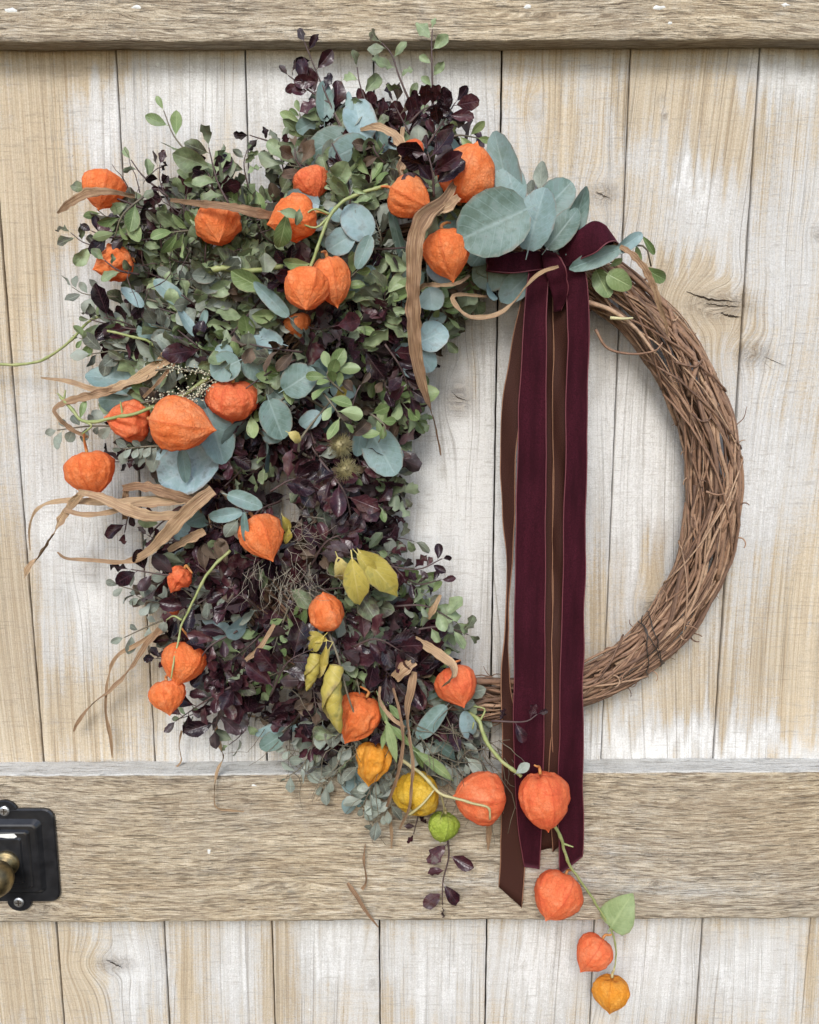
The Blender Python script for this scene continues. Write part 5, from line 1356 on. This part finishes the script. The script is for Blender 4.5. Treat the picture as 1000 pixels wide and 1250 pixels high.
ZONES = {'purple': [(375, 580, 105, 85, 1.7), (440, 405, 50, 60, 1.1), (240, 650, 60, 60, .8), (270, 820, 80, 60, 1.4), (400, 790, 110, 80, 1.2), (320, 720, 100, 80, 1.1), (480, 460, 30, 50, 1.), (510, 170, 50, 40, .8), (460, 690, 50, 60, .9)],
         'olive': [(250, 320, 150, 90, 1.4), (170, 390, 80, 70, 1.), (420, 190, 90, 50, 1.), (330, 235, 90, 60, 1.2), (500, 745, 50, 50, .8), (400, 440, 60, 50, .7), (530, 340, 50, 60, .8), (330, 400, 80, 60, 1.0)],
         'sage': [(430, 910, 110, 50, 1.3), (560, 900, 60, 60, 1.), (180, 720, 40, 50, .6), (140, 340, 50, 70, .4), (300, 400, 90, 60, .45), (450, 620, 40, 50, .35), (160, 520, 60, 50, .8), (250, 360, 90, 60, .5)],
         'euca': [(430, 310, 60, 60, .4), (300, 370, 60, 50, .3), (230, 560, 60, 50, .5), (370, 470, 50, 50, .25), (480, 380, 40, 40, .5), (590, 310, 60, 50, .6), (540, 890, 40, 40, .3)],
         'green': [(420, 470, 60, 50, .4), (220, 330, 90, 70, .4), (340, 850, 60, 60, .25), (330, 220, 100, 40, .35), (540, 350, 40, 40, .6)],
         'brown': [(300, 500, 250, 350, .16)]}
def weights(x, y):
    return {k: sum(a * math.exp(-((x - cx) / rx) ** 2 - ((y - cy) / ry) ** 2) for cx, cy, rx, ry, a in v) + {'purple': 0.12, 'olive': 0.14, 'sage': 0.17, 'euca': 0.05, 'green': 0.14, 'brown': 0.04}[k] for k, v in ZONES.items()}
MARKS = [(126, 232, 'the upper left tip lantern'), (138, 322, 'the crumpled left edge lantern'), (266, 276, 'the lantern under the horizontal blade'), (358, 266, 'the lantern left of the forked stem'), (390, 350, 'the touching lantern pair'),
         (501, 242, 'the lantern on the forked stem end'), (572, 212, 'the largest lantern'), (546, 310, 'the pointed lantern'), (284, 489, 'the ribbed lantern'), (222, 518, 'the big smooth lantern'),
         (158, 514, 'the torn lantern'), (320, 656, 'the middle lantern'), (218, 707, 'the small torn lantern'), (398, 746, 'the squarish lantern'), (215, 830, 'the lower left lantern pair'), (558, 837, 'the lantern at the ring'),
         (436, 876, 'the folded lantern'), (455, 931, 'the torn amber lantern'), (509, 968, 'the deep yellow lantern'), (586, 973, 'the coral lantern'), (445, 710, 'the three yellowed leaves'), (408, 850, 'the rolled yellow leaf'),
         (600, 280, 'the big round grey leaf'), (505, 380, 'the longest dried blade'), (452, 555, 'the spiky burrs'), (350, 710, 'the dry grass tuft'), (440, 145, 'the upright pale blue leaves'), (275, 330, 'the thick cut stem'),
         (185, 450, 'the upper fan blade'), (190, 615, 'the left bunch of blades'), (365, 470, 'the round teal leaves'), (230, 575, 'the big leaf under the smooth lantern'), (150, 408, 'the short green stem'), (425, 285, 'the blue grey leaf cluster')]
ADJ = {'purple': ['dark purple leaf sprig', 'glossy purple black leaves', 'deep plum coloured sprig'], 'olive': ['grey olive leaf sprig', 'dull green leafy twig', 'olive green leaves'], 'sage': ['silvery grey green sprig', 'pale dusty green leaves', 'soft silver leaf twig'],
       'euca': ['blue grey eucalyptus leaves', 'round bluish leaf sprig'], 'green': ['fresh green leaf sprig', 'bright green leaves'], 'brown': ['withered brown leaves', 'dry brown leaf twig']}
used = set()
def fill_label(sp, x, y, len_):
    ds = sorted(MARKS, key=lambda m_: (m_[0] - x) ** 2 + (m_[1] - y) ** 2)
    for m_ in ds[:9]:
        dx, dy = x - m_[0], y - m_[1]
        dd = math.hypot(dx, dy)
        near = 'close' if dd < 45 else ('some way' if dd < 90 else 'well')
        ang = (math.degrees(math.atan2(dy, dx)) + 360) % 360
        where = ['right of', 'down right of', 'below', 'down left of', 'left of', 'up left of', 'above', 'up right of'][int((ang + 22.5) // 45) % 8]
        for adj in ADJ[sp][:1]:
            lab = f'{adj} {near} {where} {m_[2]}'
            if lab not in used:
                used.add(lab)
                return lab
    return f'{ADJ[sp][0]} deep in the leafy mass'
NFILL = 205
pts_ = []
tries = 0
while len(pts_) < NFILL and tries < 20000:
    tries += 1
    x, y = rng.uniform(95, 640), rng.uniform(130, 970)
    if poly_dist(x, y) < 6:
        continue
    md = 17 if tries < 12000 else 12
    if any((x - a) ** 2 + (y - b_) ** 2 < md * md for a, b_ in pts_):
        continue
    pts_.append((x, y))
LL = {'purple': 31, 'olive': 30, 'sage': 26, 'euca': 38, 'green': 28, 'brown': 29}
def flow(x, y):
    dd = np.linalg.norm(CORE - np.array([x, y]), axis=1)
    i = int(dd.argmin())
    tng = CORE[min(i + 1, len(CORE) - 1)] - CORE[max(i - 1, 0)]
    tng = tng / np.linalg.norm(tng)
    if y < 480:
        tng = -tng * 0.2 + np.array([-0.5, -0.3])
    o_ = np.array([x, y]) - CORE[i]
    k = min(1.0, np.linalg.norm(o_) / 70)
    v_ = o_ / (np.linalg.norm(o_) + 1e-6) * k + tng * (1 - k * 0.7)
    return math.atan2(v_[1], v_[0])
for x, y in pts_:
    w_ = weights(x, y)
    ks = list(w_)
    pr = np.array([w_[k] for k in ks])
    sp = ks[rng.choice(len(ks), p=pr / pr.sum())]
    a = flow(x, y) + rng.normal() * 0.6
    L = rng.uniform(45, 80)
    d = mass_depth(x, y) * rng.uniform(0.72, 1.0)
    cu = rng.normal() * 0.4
    x0, y0 = x - math.cos(a) * L * 0.5, y - math.sin(a) * L * 0.5
    x2, y2 = x + math.cos(a + cu) * L * 0.5, y + math.sin(a + cu) * L * 0.5
    out_ = poly_dist(x2, y2)
    if out_ < -42:
        x2, y2 = x + (x2 - x) * 0.5, y + (y2 - y) * 0.5
    d2 = d + rng.uniform(-0.012, 0.014)
    nl = {'euca': 5}.get(sp, int(rng.integers(9, 14)))
    sprig(sp, [(x0, y0, max(0.012, d - 0.018)), (x, y, d), (x2, y2, max(0.012, d2))], nl, LL[sp] * rng.uniform(0.7, 1.25), fill_label(sp, x, y, L), HGROUP[sp], facing=0.75,
          opposite=(rng.random() < 0.35), mixsp={'purple': ['purple', 'sage', 'olive', 'brown', 'green'][rng.integers(5)], 'olive': ['green', 'brown', 'sage', 'purple'][rng.integers(4)], 'sage': 'olive', 'green': 'olive', 'brown': 'purple'}.get(sp), mixp=0.18)
rim_ = [(118, 300, 185), (115, 360, 190), (120, 415, 175), (200, 232, 240), (300, 212, 260), (345, 200, 250), (205, 660, 170), (195, 735, 175), (215, 800, 160), (250, 860, 130), (300, 885, 110), (375, 925, 120), (455, 620, 10), (470, 660, 5), (500, 780, 10), (490, 500, 20), (560, 900, 60), (150, 270, 200), (160, 560, 150), (470, 590, 0)]
for j_, (x, y, a) in enumerate(rim_):
    a = math.radians(a + rng.normal() * 12)
    L = rng.uniform(38, 62)
    sp = ['olive', 'sage', 'green', 'purple', 'olive'][j_ % 5] if not (600 < y < 880) else ['purple', 'olive', 'purple', 'sage'][j_ % 4]
    x0, y0 = x - math.cos(a) * L * 0.6, y - math.sin(a) * L * 0.6
    x1, y1 = x + math.cos(a) * L * 0.2, y + math.sin(a) * L * 0.2
    x2, y2 = x1 + math.cos(a + 0.4) * L * 0.4, y1 + math.sin(a + 0.4) * L * 0.4
    d0 = rng.uniform(0.03, 0.05)
    lab = fill_label(sp, x, y, L)
    sprig(sp, [(x0, y0, d0), (x1, y1, d0 + 0.004), (x2, y2, d0)], int(rng.integers(6, 9)), rng.uniform(17, 24), lab, HGROUP[sp], r0=0.0008, t0=0.3, facing=0.6)
# ---------------------------------------------------------------- packed leaves, dark kinds favoured to paint shade into the gaps
def merged_leaves(name, label, items, mats_order):
    v, f, fm, am, al = [], [], [], [], []
    for sp, base, d, nrm, ln in items:
        me = LV[sp][rng.integers(len(LV[sp]))]
        m4 = leaf_matrix(base, d, nrm, ln)
        o = len(v)
        mid_ = me.attributes['mid'].data
        len_ = me.attributes['len'].data
        for i, q in enumerate(me.vertices):
            v.append(m4 @ q.co)
            am.append(mid_[i].value)
            al.append(len_[i].value)
        for q in me.polygons:
            f.append([o + z for z in q.vertices])
            fm.append(mats_order.index(sp))
    ob = obj(name, mesh_from(name, v, f, [LM[k] for k in mats_order], fm, attrs={'mid': am, 'len': al}))
    return tag(ob, label, 'foliage', kind='stuff')
items = []
while len(items) < 1300:
    x, y = rng.uniform(95, 640), rng.uniform(130, 970)
    dd = poly_dist(x, y)
    if dd < 4:
        continue
    w_ = weights(x, y)
    w_ = {k: w_[k] for k in ('purple', 'olive', 'sage', 'brown')}
    w_['purple'] += 0.6  # more dark leaves, so the gaps between sprigs look shaded
    w_['brown'] += 0.15
    w_['olive'] *= 0.6
    w_['sage'] *= 0.4
    ks = list(w_)
    pr = np.array([w_[k] for k in ks])
    sp = ks[rng.choice(4, p=pr / pr.sum())]
    dep = 0.010 + (mass_depth(x, y) - 0.012) * rng.uniform(0.02, 0.5)
    p = P(x, y, dep)
    V = (CAM - p).normalized()
    a = flow(x, y) + rng.normal() * 0.9
    d = Vector((math.cos(a), rng.uniform(-0.7, 0.3), -math.sin(a))).normalized()
    if not clear_of_lanterns(p):
        continue
    items.append((sp, p, d, jitter(V, 0.6), rng.uniform(20, 30) * 0.00072))
merged_leaves('gap_shade_leaves', 'packed leaves, mostly dark kinds to paint shade into the depth of the leafy side of the wreath', items, ['purple', 'olive', 'sage', 'brown'])
# thin bare twigs between the leaves
M_PALE = simple('pale_dry_grass', (0.36, 0.32, 0.24), 0.7, noise_amt=0.6, nscale=200, col2=(0.20, 0.16, 0.12))
def hair(name, label, cat, center, count, lens, dirs, mat, rad, curl=0.4, dep0=.085, spread=(20, 14), fork=True):
    v, f = [], []
    org = P(center[0], center[1], dep0)
    for i in range(count):
        x, y = center[0] + rng.normal() * spread[0], center[1] + rng.normal() * spread[1]
        a = math.radians(rng.uniform(*dirs))
        dp = dep0 + rng.uniform(-0.012, 0.012)
        L = rng.uniform(*lens)
        pts = []
        for q in range(6):
            pts.append((x, y, dp))
            x += math.cos(a) * L / 5
            y += math.sin(a) * L / 5
            a += rng.normal() * curl
            dp += rng.uniform(-0.003, 0.006)
        c_ = [P(*q) for q in pts]
        tv, tf = tube(c_, list(np.linspace(rad, rad * 0.4, 6)), 4)
        o = len(v)
        v += [q - org for q in tv]
        f += [[o + z for z in q] for q in tf]
    ob = obj(name, mesh_from(name, v, f, [mat]))
    ob.location = org
    return tag(ob, label, cat, kind='stuff')
hair('dry_grass_tuft', 'wispy pale dry grass tuft below the middle lantern', 'dry grass', (350, 705), 70, (20, 50), (30, 150), M_PALE, 0.0002, 0.35, .096, (24, 14))
hair('dry_grass_tuft', 'wispy pale dry grass right of the middle lantern', 'dry grass', (365, 650), 28, (18, 35), (-80, 60), M_PALE, 0.0002, 0.35, .098, (12, 14))
hair('twig_tangle', 'tangle of thin brown twigs in the lower trailing foliage', 'twigs', (470, 900), 60, (40, 90), (20, 150), M_OSTEM, 0.0005, 0.3, .060, (60, 30))
hair('twig_tangle', 'tangle of thin grey twigs hanging left of the silver leaves', 'twigs', (390, 910), 40, (25, 60), (10, 170), M_OSTEM, 0.0004, 0.45, .034, (30, 14))
hair('twig_tangle', 'tangle of thin twigs under the upper left leaves', 'twigs', (215, 300), 36, (30, 60), (90, 270), M_PSTEM, 0.0005, 0.3, .060, (40, 34))
hair('twig_tangle', 'tangle of dark thin twigs behind the lower lanterns', 'twigs', (575, 920), 34, (30, 70), (0, 120), M_OSTEM, 0.0005, 0.3, .046, (24, 24))
# cream seed spray
M_CREAM = simple('cream_buds', (0.62, 0.60, 0.42), 0.7, noise_amt=0.5, nscale=300)
def seed_spray(label, lines):
    org = P(lines[0][0][0], lines[0][0][1], lines[0][0][2])
    o = thing('seed_spray', label, 'seed spray', org)
    v, f = [], []
    for ln_ in lines:
        c = catmull(ln_, 30)
        W = [P(*q) for q in c]
        obj('stem', stem_mesh(W, 0.0008, 0.0004, M_OSTEM, org), o)
        for i in range(3, 30):
            for q in range(3):
                r = rng.uniform(0.0005, 0.0011)
                p = jitter(W[i], 0.0026) + Vector((0, -0.001, 0)) - org
                b0 = len(v)
                v += [p + Vector(z) * r for z in ((1, 0, 0), (-1, 0, 0), (0, 1, 0), (0, -1, 0), (0, 0, 1), (0, 0, -1))]
                f += [[b0 + z for z in q_] for q_ in ((0, 2, 4), (2, 1, 4), (1, 3, 4), (3, 0, 4), (2, 0, 5), (1, 2, 5), (3, 1, 5), (0, 3, 5))]
    s_o = obj('seed_buds', mesh_from('seed_buds', v, f, [M_CREAM]), o)
    s_o['kind'] = 'stuff'
seed_spray('cream coloured tiny bud spray above the big smooth lantern', [[(172, 492, .088), (200, 486, .094), (235, 476, .094), (262, 462, .088)], [(190, 452, .084), (215, 450, .09), (250, 456, .09), (268, 462, .086)], [(205, 490, .092), (235, 486, .096), (258, 470, .092)]])
# spiky burrs
M_BURR = simple('burr_spines', (0.30, 0.26, 0.12), 0.6, noise_amt=0.6, nscale=200, col2=(0.16, 0.12, 0.06))
def burr(px, py, r, dep, label):
    c = P(px, py, dep)
    R = r * S(px, py, dep)
    o = thing('spiky_burr', label, 'burr', c, 'spiky burrs')
    v, f = [], []
    for i in range(9):
        for k in range(12):
            th, ph = math.pi * i / 8, 2 * math.pi * k / 12
            v.append(Vector((math.sin(th) * math.cos(ph), math.sin(th) * math.sin(ph), math.cos(th))) * R * 0.6)
    for i in range(8):
        for k in range(12):
            f.append((i * 12 + k, i * 12 + (k + 1) % 12, (i + 1) * 12 + (k + 1) % 12, (i + 1) * 12 + k))
    obj('core', mesh_from('core', v, f, [M_BURR]), o)
    v, f = [], []
    for q in range(330):
        d = Vector(rng.normal(size=3)).normalized()
        e = jitter(d, 0.22).normalized()
        tv, tf = tube([d * R * 0.55, e * R * rng.uniform(0.9, 1.25)], [0.00032, 0.00008], 3, cap=False)
        b0 = len(v)
        v += tv
        f += [[b0 + z for z in q_] for q_ in tf]
    s_o = obj('spines', mesh_from('spines', v, f, [M_BURR]), o)
    s_o['kind'] = 'stuff'
burr(416, 544, 15, .098, 'upper spiky olive burr in the middle of the wreath')
burr(424, 574, 15, .100, 'lower spiky olive burr in the middle of the wreath')
